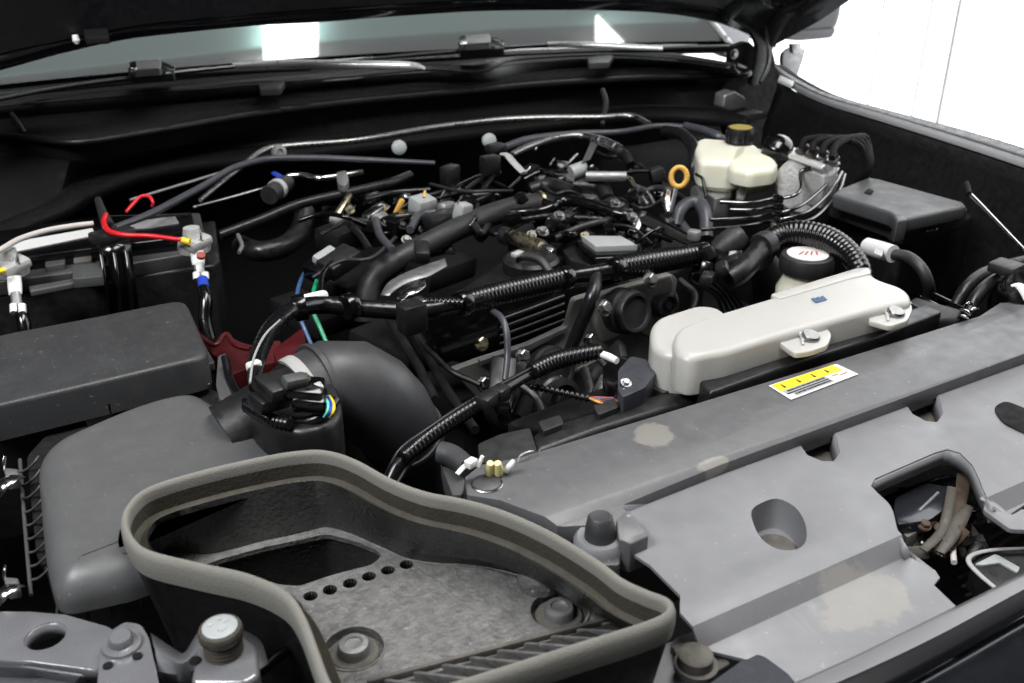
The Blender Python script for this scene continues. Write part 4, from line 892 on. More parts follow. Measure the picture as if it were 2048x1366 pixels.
plate('plug_socket', rnd([(1205, 735), (1225, 712), (1262, 712), (1240, 745), (1238, 785), (1215, 770)], 6), -.012, .03, 'gloss_black', pl, .004)
bolt('plug_pin', A(1252, 766, -.003), (0, -.4, 1), .004, .003, 'bright_steel', pl)
plate('plug_mount', rnd([(1290, 770), (1320, 740), (1352, 740), (1400, 760), (1330, 785)], 8), -.02, .03, 'rubber', pl, .006)

# ================================================================== radiator and coolant tank
rd_ = thing('radiator', 'black radiator top tank and shroud behind the support beam', 'radiator')
RZ = -.022
plate('top_tank', [(1062, 870), (1090, 850), (1300, 790), (1420, 752), (1560, 712), (1700, 668), (1900, 604), (1925, 620), (1760, 684), (1600, 735), (1400, 796), (1200, 858), (1070, 905)], RZ, .06, 'black_plastic', rd_, .006)
plate('front_lip', [(1072, 915), (1200, 868), (1400, 806), (1600, 745), (1800, 684), (1930, 640), (1935, 650), (1800, 698), (1600, 760), (1400, 820), (1200, 882), (1075, 928)], RZ-.012, .05, 'matte_black', rd_, .003)
plate('end_block', rnd([(955, 888), (1000, 868), (1060, 855), (1075, 905), (1070, 925), (1000, 940), (960, 920)], 6), -.02, .07, 'rubber', rd_, .008)
plate('tank_shelf', [(1395, 756), (1563, 702), (1738, 646), (1850, 608), (1885, 622), (1760, 672), (1600, 722), (1420, 786)], .003, .03, 'black_plastic', rd_, .003)
for k in range(14):
    t_ = k/13; x = 1560+t_*330; y = 706-t_*100
    box('fin', A(x, y, RZ)+Vector((0, -.004, .003)), (.004, .05, .006), 'gloss_black', rd_, rot=(0, 0, -8), bev=.001)
for x, y in ((1100, 845), (1210, 812)):
    plate('boss', rnd([(x-24, y-2), (x+20, y-16), (x+28, y+2), (x-14, y+18)], 6), RZ+.006, .01, 'rubber', rd_, .003)
plate('shroud', [(1010, 842), (1120, 800), (1290, 742), (1420, 735), (1300, 788), (1080, 856)], RZ-.03, .2, 'matte_black', rd_, .006)
tube('inlet_pipe', [(880, 905, -.005, 46), (905, 912, -.005, 46), (935, 935, -.005, 42)], 'grey_plastic' if False else 'intake_rubber', rd_, nseg=20)
plate('mount_arm', rnd([(880, 905), (905, 890), (930, 960), (925, 990), (905, 990), (886, 940)], 5), -.015, .02, 'lid_plastic', rd_, .003)
# plastic odds and ends at the beam's end
zt = thing('zip_tie', 'white zip tie knotted round the grey pipe stub', 'zip tie')
tube('strap', [(914, 948, .012, 12), (930, 932, .016, 13), (945, 928, .016, 12), (958, 934, .014, 10)], 'white_plastic', zt, flat=.5)
tube('tail', [(955, 935, .014, 9), (961, 922, .018, 9), (965, 912, .022, 8)], 'white_plastic', zt); pbox('tie_head', 942, 926, .02, (.009, .007, .006), 'white_plastic', zt, (0, 0, 20), .001)
yc = thing('yellow_plug', 'pale yellow split plastic plug behind the beam bolt', 'plug')
for dx in (-9, 9):
    tube('plug_half', [(988+dx, 947, .004, 18), (988+dx, 936, .010, 19), (988+dx*.8, 926, .016, 14)], 'yellow_clip', yc)
tube('white_tab', [(1012, 942, .004, 12), (1020, 932, .010, 14), (1028, 920, .014, 8)], 'white_plastic', None, t=('white plastic tab beside the yellow plug', 'clip'))
tube('wire_loop', [(1036, 924, .0, 4), (1040, 912, .006, 4), (1055, 904, .008, 4), (1066, 902, .004, 4)], 'clear_plastic', None, t=('clear wire loop at the edge of the support beam', 'wire'))
# coolant tank
ct = thing('coolant_tank', 'white translucent coolant tank with two screw lugs beside the beam', 'coolant tank')
top = [(1345, 674), (1356, 652), (1400, 636), (1560, 588), (1715, 543), (1742, 540), (1752, 558), (1806, 572), (1823, 588), (1824, 600), (1738, 620), (1563, 668), (1452, 702), (1380, 714), (1350, 702)]
pillow('tank_body', top, .030, .040, 'tank_white', ct, .0065, 12, 6, npt=140)
pillow('rear_chamber', [(1300, 650), (1315, 632), (1395, 607), (1440, 612), (1470, 640), (1450, 690), (1400, 712), (1330, 705), (1302, 690)], .020, .07, 'tank_white', ct, .008, 14)
tube('mould_seam', [(1348, 700, .016, 4), (1375, 722, .016, 4), (1450, 712, .016, 4), (1563, 678, .016, 4), (1738, 630, .016, 4), (1822, 606, .016, 4)], 'tank_white', ct)
plate('rear_rim', rnd([(1540, 588), (1560, 582), (1712, 536), (1738, 534), (1744, 546), (1700, 556), (1560, 597)], 6), .0315, .012, 'tank_white', ct, .003)
for k, pg in enumerate(([(1556, 682), (1600, 655), (1648, 650), (1664, 668), (1655, 690), (1620, 702), (1590, 706)], [(1735, 640), (1765, 605), (1815, 596), (1826, 615), (1816, 640), (1780, 652)])):
    lg = plate('lug', rnd(pg, 8), .021, .006, 'tank_white', ct, .002)
    cx, cy = ((1620, 676), (1790, 628))[k]
    lathe('screw', A(cx, cy, .022), (0, -.25, 1), [(.009, -.003), (.009, .003), (.0075, .005), (0, .005)], 'steel', lg, n=20)
    tube('web', [(cx-24, cy-14, .026, 8), (cx-16, cy-2, .023, 8), (cx-14, cy+14, .0215, 6)], 'tank_white', lg)
for dx in range(3):
    quad = [A(1622+dx*9, 598-dx*2, .0305), A(1628+dx*9, 596-dx*2, .0305), A(1640+dx*7, 604-dx*2, .0305), A(1632+dx*7, 606-dx*2, .0305)]
    extrude('print_mark', quad, (0, 0, .0006), 'steel_blue', ct, bev=0)
psr = thing('steering_reservoir', 'white steering fluid pot with black cap and round paper label', 'fluid pot')
c = A(1608, 560, -.005)
lathe('pot', c, (0, 0, 1), [(.030, -.05), (.031, -.01), (.027, -.002), (.024, .004), (.024, .014)], 'tank_cream', psr)
lathe('cap', c+Vector((0, 0, .012)), (0, 0, 1), [(.030, 0), (.031, .004), (.031, .014), (.029, .019), (.027, .02), (0, .02)], 'rubber', psr)
lathe('cap_label', c+Vector((0, 0, .0322)), (0, 0, 1), [(.0235, 0), (.0235, .0008), (0, .0008)], 'label_pink', psr)
for k in range(4): box('label_print', c+Vector((-.006+k*.005, .004-k*.003, .0333)), (.012, .0016, .0004), 'red_dull', psr, rot=(0, 0, 20+10*k), bev=0)
# ribbed hose over the tank
bh = thing('ribbed_hose', 'thick black ribbed hose arching down behind the coolant tank', 'hose')
tube('ribbed_tube', [(1530, 490, .03, 46), (1560, 472, .035, 48), (1600, 466, .04, 50), (1650, 476, .04, 50), (1690, 500, .035, 48), (1718, 535, .025, 44), (1726, 570, .01, 42)], 'conduit', bh, ribs=.0056, amp=.03, nseg=22)
tube('smooth_end', [(1455, 560, .01, 44), (1480, 545, .015, 46), (1505, 518, .022, 46), (1532, 490, .03, 46)], 'rubber_clean', bh, nseg=20)
lathe('tape_band', A(1528, 492, .03), (1, .25, .1), [(.0165, -.008), (.017, -.005), (.017, .005), (.0165, .008)], 'rubber', bh, n=24)
tube('lower_pipe', [(1520, 520, .0, 60), (1540, 560, -.03, 70), (1540, 600, -.06, 70)], 'rubber', bh, nseg=20)
jn = thing('harness_joint', 'tangle of taped black connectors where the hoses meet', 'connector')
random.seed(3)
for k in range(12):
    x, y = 1400+random.random()*70, 480+random.random()*80
    pbox('taped_lump', x, y, random.uniform(-.02, .03), (random.uniform(.014, .03), random.uniform(.012, .022), random.uniform(.01, .02)), random.choice(['gloss_black', 'black_plastic', 'rubber_clean']), jn, (random.uniform(-30, 30), random.uniform(-30, 30), random.uniform(0, 90)), .004)
lathe('elbow_boot', A(1462, 486, .03), (.6, -.2, .4), [(.012, -.02), (.016, -.01), (.017, .008), (.012, .018), (0, .02)], 'rubber', jn)
for k in range(5):
    tube('stray_wire', [(1395+k*8, 520, .0, 7), (1380+k*22, 560, -.02, 7), (1430+k*10, 590, -.04, 7), (1450+k*14, 640, -.08, 7)], 'rubber_clean', jn)

# ================================================================== left side: fuse box, battery, cables
fb = thing('fuse_box', 'large matte black fuse box with a flat lid in front of the battery', 'fuse box')
pillow('lid', [(-80, 690), (0, 668), (180, 634), (362, 598), (374, 606), (417, 702), (402, 714), (200, 762), (0, 808), (-80, 826)], .012, .035, 'fuse_plastic', fb, .0045, 10, npt=140)
plate('lid_rim', rnd([(-80, 700), (0, 676), (362, 606), (425, 716), (430, 724), (200, 778), (0, 824), (-80, 842)], 8), -.018, .010, 'box_plastic', fb, .002)
plate('base', rnd([(-80, 715), (0, 690), (355, 620), (418, 724), (200, 780), (0, 822), (-80, 836)], 8), -.028, .14, 'black_plastic', fb, .006)
lc = plate('latch', rnd([(163, 800), (215, 790), (222, 806), (165, 818)], 3), -.012, .02, 'gloss_black', fb, .003)
tube('rim_bead', [(10, 838, -.02, 6), (100, 816, -.02, 6), (165, 802, -.02, 6), (230, 786, -.018, 6), (290, 772, -.018, 6)], 'lid_plastic', fb)
tube('rim_bead', [(330, 788, -.02, 5), (420, 768, -.02, 5)], 'lid_plastic', fb)
bt = thing('battery', 'black car battery with paper labels under a hold-down strap', 'battery')
plate('case', [(-80, 520), (0, 495), (430, 440), (440, 520), (425, 530), (0, 590), (-80, 600)], -.03, .16, 'black_plastic', bt, .004)
plate('lid', [(-80, 478), (0, 462), (220, 430), (400, 425), (415, 500), (210, 535), (0, 562), (-80, 572)], -.012, .02, 'box_plastic', bt, .003)
plate('raised_deck', [(-80, 470), (0, 460), (200, 432), (300, 428), (385, 424), (392, 470), (210, 492), (0, 520), (-80, 528)], .006, .02, 'gloss_black', bt, .003)
plate('paper_label', [(15, 490), (60, 478), (185, 456), (190, 470), (150, 478), (15, 506)], .0075, .001, 'paper', bt, 0)
plate('dirty_label', [(240, 458), (250, 445), (350, 432), (358, 446), (300, 456)], .0075, .001, 'paper_dirty', bt, 0)
plate('lid_edge', [(56, 572), (205, 546), (206, 554), (60, 582)], -.010, .008, 'lid_plastic', bt, .002)
for x, y, w_2 in ((110, 505, 40), (165, 498, 36), (175, 530, 60)):
    plate('vent_block', rnd([(x-w_2/2, y), (x+w_2/2, y-6), (x+w_2/2, y+22), (x-w_2/2, y+28)], 3), -.004, .012, 'lid_plastic' if w_2 > 38 else 'grime', bt, .002)
hs = thing('battery_strap', 'glossy black hold-down strap bent over the battery', 'strap')
loft('strap', [[A(190, 470, .016), A(255, 462, .016)], [A(196, 500, .014), A(262, 492, .014)], [A(200, 512, .006), A(264, 504, .006)], [A(206, 560, -.02), A(270, 552, -.02)], [A(214, 640, -.07), A(280, 632, -.07)]], 'gloss_black', hs, .004, smooth=30)
for dx in (0, 26, 50): tube('strap_rib', [(202+dx, 510-dx*.13, .009, 9), (209+dx, 560-dx*.13, -.017, 9), (216+dx, 640-dx*.13, -.067, 9)], 'gloss_black', hs)
pbox('strap_end', 225, 470, .022, (.05, .03, .014), 'black_plastic', hs, (0, 0, 20), .004)
tube('hook_bolt', [(196, 400, .03, 14), (205, 425, .03, 18), (218, 455, .026, 26)], 'rubber', hs)
def clamp(label, x, y, sgn_, f=1.0):
    t_ = thing('battery_clamp', label, 'battery clamp', 'battery clamps')
    c = A(x, y+18, .006); lathe('post_ring', c, (0, 0, 1), [(.019, -.006), (.020, 0), (.018, .008), (.012, .012), (.010, .024), (0, .025)], 'lead', t_, n=20)
    pbox('jaw', x+sgn_*4, y+10, .014, (.034, .026, .012), 'lead', t_, (5, -8, 25), .004)
    for k in range(3): tube('bolt_thread', [(x-14+k*12, y-16+k*2, .024, 8), (x-10+k*12, y+4+k*2, .018, 9)], 'bright_steel', t_)
    tube('lug', [(x+sgn_*6, y+34*f, .006, 26), (x+sgn_*8, y+56*f, -.004, 27), (x+sgn_*9, y+70*f, -.01, 24)], 'white_plastic', t_, flat=.6)
    tube('lug_neck', [(x+sgn_*9, y+66*f, -.008, 20), (x+sgn_*12, y+92*f, -.018, 20)], 'dull_alu', t_, flat=.7)
    for k in (-8, 9): tube('crimp', [(x+sgn_*13+k, y+90*f, -.016, 15), (x+sgn_*14+k, y+106*f, -.022, 15)], 'white_plastic', t_)
    return t_
clamp('lead battery clamp with white lug next to the white wire', 22, 520, 1)
rc_ = clamp('lead battery clamp with red-marked lug on the red wire', 388, 474, 1, .80)
lathe('red_mark', A(402, 514, .008), (0, -.5, 1), [(.005, 0), (.005, .004), (0, .004)], 'red_dull', rc_, n=14)
tube('battery_cable', [(38, 612, -.02, 24), (46, 640, -.03, 26), (52, 680, -.05, 26)], 'gloss_black', None, t=('black battery cable going down behind the fuse box', 'cable'))
bk = thing('starter_cable', 'black starter cable with a blue collar beside the fuse box', 'cable')
tube('cable_body', [(406, 575, -.02, 22), (412, 600, -.03, 26), (410, 640, -.05, 28), (418, 680, -.07, 30)], 'gloss_black', bk)
tube('blue_collar', [(405, 558, -.016, 21), (408, 578, -.022, 22)], 'blue', bk)
tube('red_wire', [(212, 430, .035, 10), (208, 445, .034, 11), (218, 462, .032, 11), (250, 470, .03, 10), (300, 472, .028, 10), (350, 478, .026, 9), (378, 482, .022, 9)], 'red_wire', None, t=('red wire lying over the battery to its clamp', 'wire'))
tube('red_loop', [(252, 424, .03, 6), (266, 408, .036, 7), (282, 393, .042, 7), (298, 393, .042, 7), (306, 405, .036, 6), (304, 412, .03, 6)], 'red_wire', None, t=('small red wire loop standing behind the battery', 'wire'))
tube('yellow_sleeve', [(362, 480, .024, 12), (380, 484, .022, 14)], 'yellow', None, t=('yellow crimp sleeve at the end of the red wire', 'sleeve'))
tube('yellow_sleeve', [(-8, 544, .02, 10), (10, 540, .02, 13)], 'yellow', None, t=('yellow crimp sleeve at the end of the white wire', 'sleeve'))
tube('white_wire', [(-60, 530, .03, 12), (0, 500, .036, 12), (40, 478, .038, 12), (90, 462, .038, 12), (140, 453, .036, 12), (186, 447, .034, 11)], 'white_wire', None, t=('pale white wire lying along the battery label', 'wire'))
rcv = thing('terminal_tray', 'dark red plastic terminal cover low between fuse box and elbow', 'terminal cover')
plate('tray', rnd([(395, 668), (430, 690), (452, 668), (480, 684), (500, 690), (560, 680), (570, 720), (500, 735), (460, 750), (440, 720), (405, 690)], 6), -.085, .03, 'red_cover', rcv, .006)
tube('rim', [(382, 640, -.06, 10), (400, 672, -.06, 10), (430, 690, -.06, 10), (452, 668, -.058, 10), (470, 690, -.06, 10), (500, 698, -.06, 10)], 'red_cover', rcv)
plate('side_wing', rnd([(545, 700), (605, 655), (615, 700), (560, 740)], 5), -.065, .06, 'red_cover', rcv, .004)
gw = [('green', 'green_wire', 0, 8), ('blue', 'steel_blue', -32, 8)]
for nm, m_, dx, wd in gw:
    tube('loom_wire', [(660+dx, 520, -.02, wd), (640+dx, 548, -.02, wd), (628+dx, 580, -.02, wd+1), (626+dx, 620, -.03, wd+1), (640+dx, 655, -.045, wd+1), (655+dx, 690, -.06, wd)], m_, None, t=('%s wire hanging down behind the main harness' % nm, 'wire', 'coloured loom wires'))
pbox('wire_clip', 628, 597, .03, (.03, .012, .012), 'white_plastic', None, (0, 0, 5), .004, t=('white clip on the harness where the green wire passes', 'clip'))
gp = thing('grey_connector', 'grey plastic connector with dark socket above the green wire', 'connector')
pbox('shell', 652, 516, .0, (.032, .018, .016), 'grey_plastic', gp, (20, -10, 25), .003); pbox('socket', 678, 524, -.004, (.05, .03, .02), 'black_plastic', gp, (10, -10, 25), .003); pbox('socket', 640, 540, -.012, (.03, .03, .02), 'gloss_black', gp, (10, -10, 25), .003)
hose('fat black hose bend in the shade right of the battery', [(480, 490, -.05, 40), (520, 503, -.05, 42), (570, 492, -.05, 42), (600, 462, -.045, 42), (610, 425, -.04, 40)], 'rubber_clean', nseg=18)
tube('hose_clip', [(476, 470, -.02, 8), (484, 490, -.018, 8), (478, 505, -.02, 8)], 'dull_alu', None, t=('dull metal clip on the fat hose bend', 'clip'))

# ================================================================== rear: pipes along the firewall
fp = thing('firewall_pipe', 'long pale metal pipe running along the firewall ledge', 'pipe')
tube('pipe', [(400, 400, .0, 9), (480, 335, .02, 11), (530, 300, .03, 13), (600, 290, .032, 13), (720, 280, .034, 13), (860, 257, .036, 13), (980, 242, .038, 13), (1080, 236, .04, 12), (1200, 235, .04, 12), (1262, 233, .04, 13), (1300, 250, .035, 13)], 'steel', fp)
lathe('pipe_clip', A(556, 305, .03), (.3, -1, .2), [(.012, 0), (.012, .006), (.006, .007), (.006, .004), (0, .004)], 'dull_alu', fp)
hose('slate grey hose from the battery to the firewall', [(230, 455, .03, 13), (300, 428, .03, 15), (370, 392, .032, 15), (410, 370, .034, 14), (470, 335, .036, 14), (540, 318, .036, 14), (640, 316, .034, 13), (740, 320, .032, 12), (870, 326, .03, 9)], 'slate_hose')
hose('slim dark hose under the long firewall pipe', [(1010, 295, .02, 16), (1060, 280, .026, 18), (1150, 268, .03, 14), (1240, 264, .032, 12), (1320, 252, .036, 12), (1400, 258, .036, 12), (1440, 270, .03, 14)], 'slate_hose')
tube('thin_pipe', [(260, 400, .01, 6), (400, 358, .012, 6), (470, 336, .012, 6)], 'dull_alu', None, t=('thin pipe edge behind the battery', 'pipe'))
tube('thin_pipe', [(385, 415, -.01, 7), (460, 395, -.01, 7), (540, 372, -.01, 6)], 'bright_steel', None, t=('thin bright pipe below the slate hose', 'pipe'))
fs = thing('fuel_pipe', 'shiny steel pipe with rubber hose stub and blue tape', 'pipe')
tube('steel_pipe', [(575, 352, .01, 12), (605, 350, .012, 12), (640, 356, .012, 12), (690, 350, .012, 12), (725, 344, .012, 11)], 'bright_steel', fs)
tube('hose_stub', [(538, 391, .012, 38), (548, 383, .013, 36), (560, 375, .014, 36), (575, 364, .014, 30)], 'rubber', fs, nseg=18); tube('clamp', [(552, 380, .0135, 41), (558, 376, .014, 41)], 'lead', fs, nseg=18)
tube('blue_tape', [(548, 346, .02, 12), (560, 354, .022, 14), (568, 362, .022, 10)], 'blue', fs, flat=.5)
plate('clip', rnd([(672, 345), (692, 340), (698, 360), (690, 372), (676, 368)], 4), .02, .01, 'dull_alu', fs, .002)
hose('black hose sloping below the shiny fuel pipe', [(440, 470, -.02, 20), (520, 440, -.01, 20), (600, 408, .0, 20), (700, 385, .004, 20), (780, 366, .006, 20), (820, 350, .006, 18)], 'rubber_clean')
for x, y, lb in ((798, 295, 'pale round grommet plug on the firewall beside the slate hose'), (978, 281, 'pale round grommet plug on the firewall above the black clip')):
    c = A(x, y, .03); lathe('grommet_plug', c, (-.3, -.9, .35), [(.010, -.006), (.0118, 0), (.0118, .003), (.009, .006), (.004, .0075), (0, .0075)], 'plug_grey', None, n=22, t=(lb, 'plug', 'firewall plugs'))
bl = thing('bracket_stay', 'bent silver strap bracket behind the engine', 'bracket')
tube('strap', [(1002, 308, .03, 14), (1014, 310, .03, 17), (1030, 328, .022, 18), (1048, 346, .014, 18)], 'lead', bl, flat=.35); tube('hook', [(1046, 346, .014, 4), (1058, 338, .016, 4), (1062, 332, .02, 4)], 'bright_steel', bl)
bw = thing('bypass_pipe', 'arched silver metal pipe with black hose end behind the engine', 'pipe')
tube('pipe', [(1025, 308, .03, 12), (1060, 292, .034, 13), (1110, 277, .038, 13), (1165, 271, .04, 14), (1200, 282, .04, 18)], 'steel', bw)
tube('wide_pipe', [(1186, 278, .04, 20), (1212, 286, .038, 21), (1236, 298, .034, 20)], 'bright_steel', bw)
for k in range(3): tube('bead', [(1230+k*5, 295+k*3, .036-k*.001, 24), (1232+k*5, 296+k*3, .036-k*.001, 24)], 'bright_steel', bw)
tube('hose_end', [(1240, 302, .032, 20), (1254, 314, .028, 20), (1262, 330, .02, 20)], 'rubber_clean', bw)
plate('bracket', [(1184, 277), (1190, 272), (1196, 286), (1180, 318), (1163, 325)], .036, .002, 'lid_plastic', bw, .0008)
hp = thing('heater_pipe', 'short grey metal tube with white collar behind the engine', 'pipe')
tube('tube', [(1172, 352, .02, 20), (1210, 353, .02, 21), (1252, 353, .02, 20)], 'dull_alu', hp, nseg=16); tube('collar', [(1142, 346, .02, 30), (1160, 338, .024, 28), (1166, 330, .026, 18)], 'grey_plastic', hp)
hc_ = thing('hose_clamp', 'open steel hose clamp hanging behind the valve cover', 'hose clamp')
tube('band', [(1252, 352, .02, 8), (1262, 358, .02, 10), (1272, 376, .014, 9)], 'zinc', hc_, flat=.4)
for dx in (0, 17): tube('jaw', [(1272+dx, 374+dx*.2, .014, 7), (1283+dx, 390, .008, 7), (1296+dx*.8, 408, .0, 8)], 'steel', hc_, flat=.5)
pbox('worm', 1281, 378, .016, (.018, .012, .008), 'steel', hc_, (0, 20, -30), .002)
dp = thing('dipstick', 'orange ring handle of the oil dipstick', 'dipstick')
c = A(1358, 354, .05); k_ = ps(c); rr_ = []
nrm = (CP-c).normalized(); sx_ = nrm.cross(Vector((0, 0, 1))).normalized(); uy_ = sx_.cross(nrm)
ringp = [c+(-sx_*math.cos(a)*15.5+uy_*math.sin(a)*19)*k_ for a in np.linspace(0, 2*math.pi, 37)]
tube3('ring', ringp, [5.4*k_]*37, 'orange', dp, cap=False)
tube('stem', [(1352, 376, .045, 10), (1347, 400, .03, 10), (1340, 424, .015, 9)], 'dull_alu', dp, flat=.5); tube('guide_tube', [(1334, 384, .03, 16), (1332, 402, .022, 18), (1338, 425, .01, 16)], 'bright_steel', dp)
tube('guide_base', [(1325, 432, .0, 20), (1338, 444, -.005, 26), (1350, 452, -.01, 22)], 'rubber_clean', dp)
hose('grey rubber return hose bending over beside the dipstick', [(1352, 452, -.01, 26), (1358, 425, .005, 27), (1376, 408, .012, 28), (1398, 408, .012, 29), (1411, 430, .004, 28), (1413, 476, -.02, 28)], 'slate_hose', nseg=18)
hose('thin grey rubber hose beneath the return hose', [(1350, 430, -.005, 18), (1365, 450, -.01, 18), (1384, 474, -.015, 18)], 'slate_hose')
wt = thing('wiring_trough', 'black plastic wiring trough sloping over the valve cover', 'wiring trough')
tube('trough', [(1262, 424, .0, 30), (1300, 444, .0, 34), (1345, 466, .002, 34), (1390, 488, .006, 28)], 'black_plastic', wt, flat=.55, nseg=8)
tube('trough_edge', [(1262, 418, .006, 5), (1300, 432, .006, 5), (1345, 452, .008, 5), (1385, 474, .01, 5)], 'gloss_black', wt)
pbox('trough_clip', 1255, 428, .01, (.016, .012, .012), 'bright_steel', wt, (0, 0, 30), .003); pbox('trough_clip', 1388, 470, .016, (.012, .016, .014), 'dull_alu', wt, (0, 0, 30), .003)
im = thing('intake_manifold', 'grey cast intake manifold half hidden behind black loom', 'manifold')
plate('cast_plate', rnd([(1070, 352), (1140, 345), (1170, 370), (1250, 400), (1250, 440), (1180, 420), (1150, 395), (1110, 372)], 8), -.02, .05, 'cast_alu', im, .006)
tube('runner', [(1060, 380, -.01, 26), (1100, 370, -.004, 30), (1150, 385, -.004, 30)], 'black_plastic', im); tube('runner', [(1150, 370, .0, 34), (1200, 375, .0, 34), (1215, 400, -.01, 30)], 'rubber_clean', im)
lo = thing('engine_loom', 'untidy black loom of injector plugs on top of the engine', 'wiring loom')
tube('loom', [(1020, 425, .002, 16), (1090, 420, .006, 20), (1130, 402, .012, 24), (1180, 410, .014, 24), (1230, 425, .012, 20), (1262, 432, .01, 18)], 'gloss_black', lo, rag=.06)
tube('loom', [(1040, 440, -.005, 12), (1100, 432, .0, 14), (1160, 436, .0, 14), (1240, 440, .0, 12)], 'conduit', lo, rag=.05)
random.seed(11)
for k in range(22):
    x = random.uniform(1020, 1270); y = random.uniform(395, 465)
    pbox('plug', x, y, random.uniform(-.02, .016), (random.uniform(.012, .03), random.uniform(.01, .02), random.uniform(.008, .018)), random.choice(['gloss_black', 'black_plastic', 'box_plastic', 'conduit']), lo, (random.uniform(-25, 25), random.uniform(-25, 25), random.uniform(-20, 60)), .003)
for x, y in ((1118, 433), (1230, 408), (1264, 436), (1085, 464)):
    bolt('bright_clip', A(x, y, .02), (.1, -.5, 1), .006, .006, 'steel', lo)
random.seed(21)
rl = thing('rear_loom', 'mass of thin black wires and hoses lying behind the engine', 'wiring loom')
for k in range(30):
    x = random.uniform(640, 1330); y = random.uniform(318, 470) if x > 900 else random.uniform(350, 520); a_ = random.uniform(-.5, .35); L_ = random.uniform(50, 170); z_ = random.uniform(-.03, .012); wd = random.choice([5, 7, 8, 10, 14, 18])
    tube('wire', [(x-L_*.5, y-math.sin(a_)*L_*.5+random.uniform(-14, 14), z_-.01, wd), (x-L_*.15, y+random.uniform(-14, 10), z_, wd), (x+L_*.2, y+random.uniform(-12, 12), z_+.004, wd), (x+L_*.5, y+math.sin(a_)*L_*.5+random.uniform(-6, 20), z_-.015, wd)], random.choice(['conduit', 'gloss_black', 'rubber_clean', 'rubber', 'black_plastic']), rl)
for k in range(34):
    x = random.uniform(660, 1340); y = random.uniform(330, 480) if x > 900 else random.uniform(370, 540)
    pbox('bracket', x, y, random.uniform(-.05, -.004), (random.uniform(.012, .045), random.uniform(.008, .025), random.uniform(.006, .025)), random.choice(['black_plastic', 'gloss_black', 'matte_black', 'rubber_clean', 'dark_chrome']), rl, (random.uniform(-35, 35), random.uniform(-35, 35), random.uniform(0, 90)), .003)
for k in range(14):
    bolt('bolt', A(random.uniform(680, 1330), random.uniform(360, 500), random.uniform(-.02, .0)), (random.uniform(-.3, .3), -.6, 1), .005, .006, random.choice(['steel', 'dark_chrome', 'zinc']), rl)
fm = thing('front_clutter', 'dark pulleys, belt and brackets in front of the timing cover', 'belt drive')
for x, y, r_, yy in ((1120, 800, 46, .80), (1215, 760, 30, .80), (1010, 820, 38, .82), (1330, 610, 26, .84)):
    c = AY(x, y, yy); q_ = r_*ps(c); lathe('pulley', c, (.1, -1, .2), [(q_, -.012), (q_, -.008), (q_*.9, -.005), (q_*.9, .0), (q_, .003), (q_, .006), (q_*.75, .008), (q_*.7, .003), (q_*.3, .003), (q_*.28, .008), (0, .008)], 'black_plastic', fm, n=30)
for k in range(14):
    x = random.uniform(980, 1280); y = random.uniform(690, 850)
    pbox('bracket', x, y, random.uniform(-.14, -.06), (random.uniform(.02, .06), random.uniform(.01, .03), random.uniform(.01, .03)), random.choice(['black_plastic', 'matte_black', 'rubber_clean', 'dark_chrome']), fm, (random.uniform(-35, 35), random.uniform(-35, 35), random.uniform(0, 90)), .003)
for pts, wd in (([(1040, 770), (1075, 800), (1090, 850)], 16), ([(1170, 740), (1180, 790), (1160, 830)], 20), ([(1200, 720), (1230, 760), (1225, 810)], 14), ([(1330, 560), (1350, 600), (1340, 650)], 16), ([(1360, 560), (1390, 590), (1380, 630)], 14), ([(850, 690), (900, 740), (960, 770)], 12)):
    tube('hose', [(a_, b_, -.06-.01*i, wd) for i, (a_, b_) in enumerate(pts)], 'rubber_clean', fm)
for k in range(4):
    tube('runner', [(1030+k*62, 470-k*8, -.028, 26), (1070+k*62, 445-k*8, -.018, 28), (1110+k*60, 418-k*6, -.02, 26)], 'black_plastic', vc)
# plugs and sensors on the far left bank
lb_ = thing('injector_rail', 'cluster of metal injector fittings and plugs left of the coolant hose', 'fuel rail')
for (x, y, z, s_, m_, r0) in ((686, 412, .0, (.05, .010, .010), 'zinc', (10, -25, 40)), (672, 440, -.005, (.016, .014, .012), 'grey_plastic', (0, 10, 20)), (748, 425, .0, (.04, .016, .012), 'bright_steel', (0, -10, 30)), (756, 440, -.01, (.026, .022, .022), 'dull_alu', (20, 10, 10)), (798, 414, .0, (.008, .008, .026), 'orange', (10, 25, 0)), (845, 410, .004, (.032, .028, .024), 'grey_plastic', (10, 0, 15)), (925, 424, .004, (.024, .018, .026), 'grey_plastic', (10, 10, 25)), (893, 415, .0, (.03, .016, .016), 'dull_alu', (0, 10, 30)), (722, 452, -.01, (.02, .02, .02), 'black_plastic', (0, 10, 30)), (880, 440, -.006, (.05, .03, .02), 'black_plastic', (0, 0, 25)), (800, 450, -.012, (.05, .03, .03), 'gloss_black', (0, 0, 25)), (690, 470, -.03, (.07, .05, .03), 'black_plastic', (0, 0, 25)), (955, 400, -.0, (.05, .03, .02), 'gloss_black', (0, 0, 25)), (900, 350, .01, (.03, .02, .03), 'black_plastic', (0, 0, 25)), (980, 330, .02, (.03, .02, .03), 'black_plastic', (0, 0, 5)), (990, 296, .036, (.03, .02, .014), 'black_plastic', (0, 0, 15))):
    pbox('fitting', x, y, z, s_, m_, lb_, r0, .004)
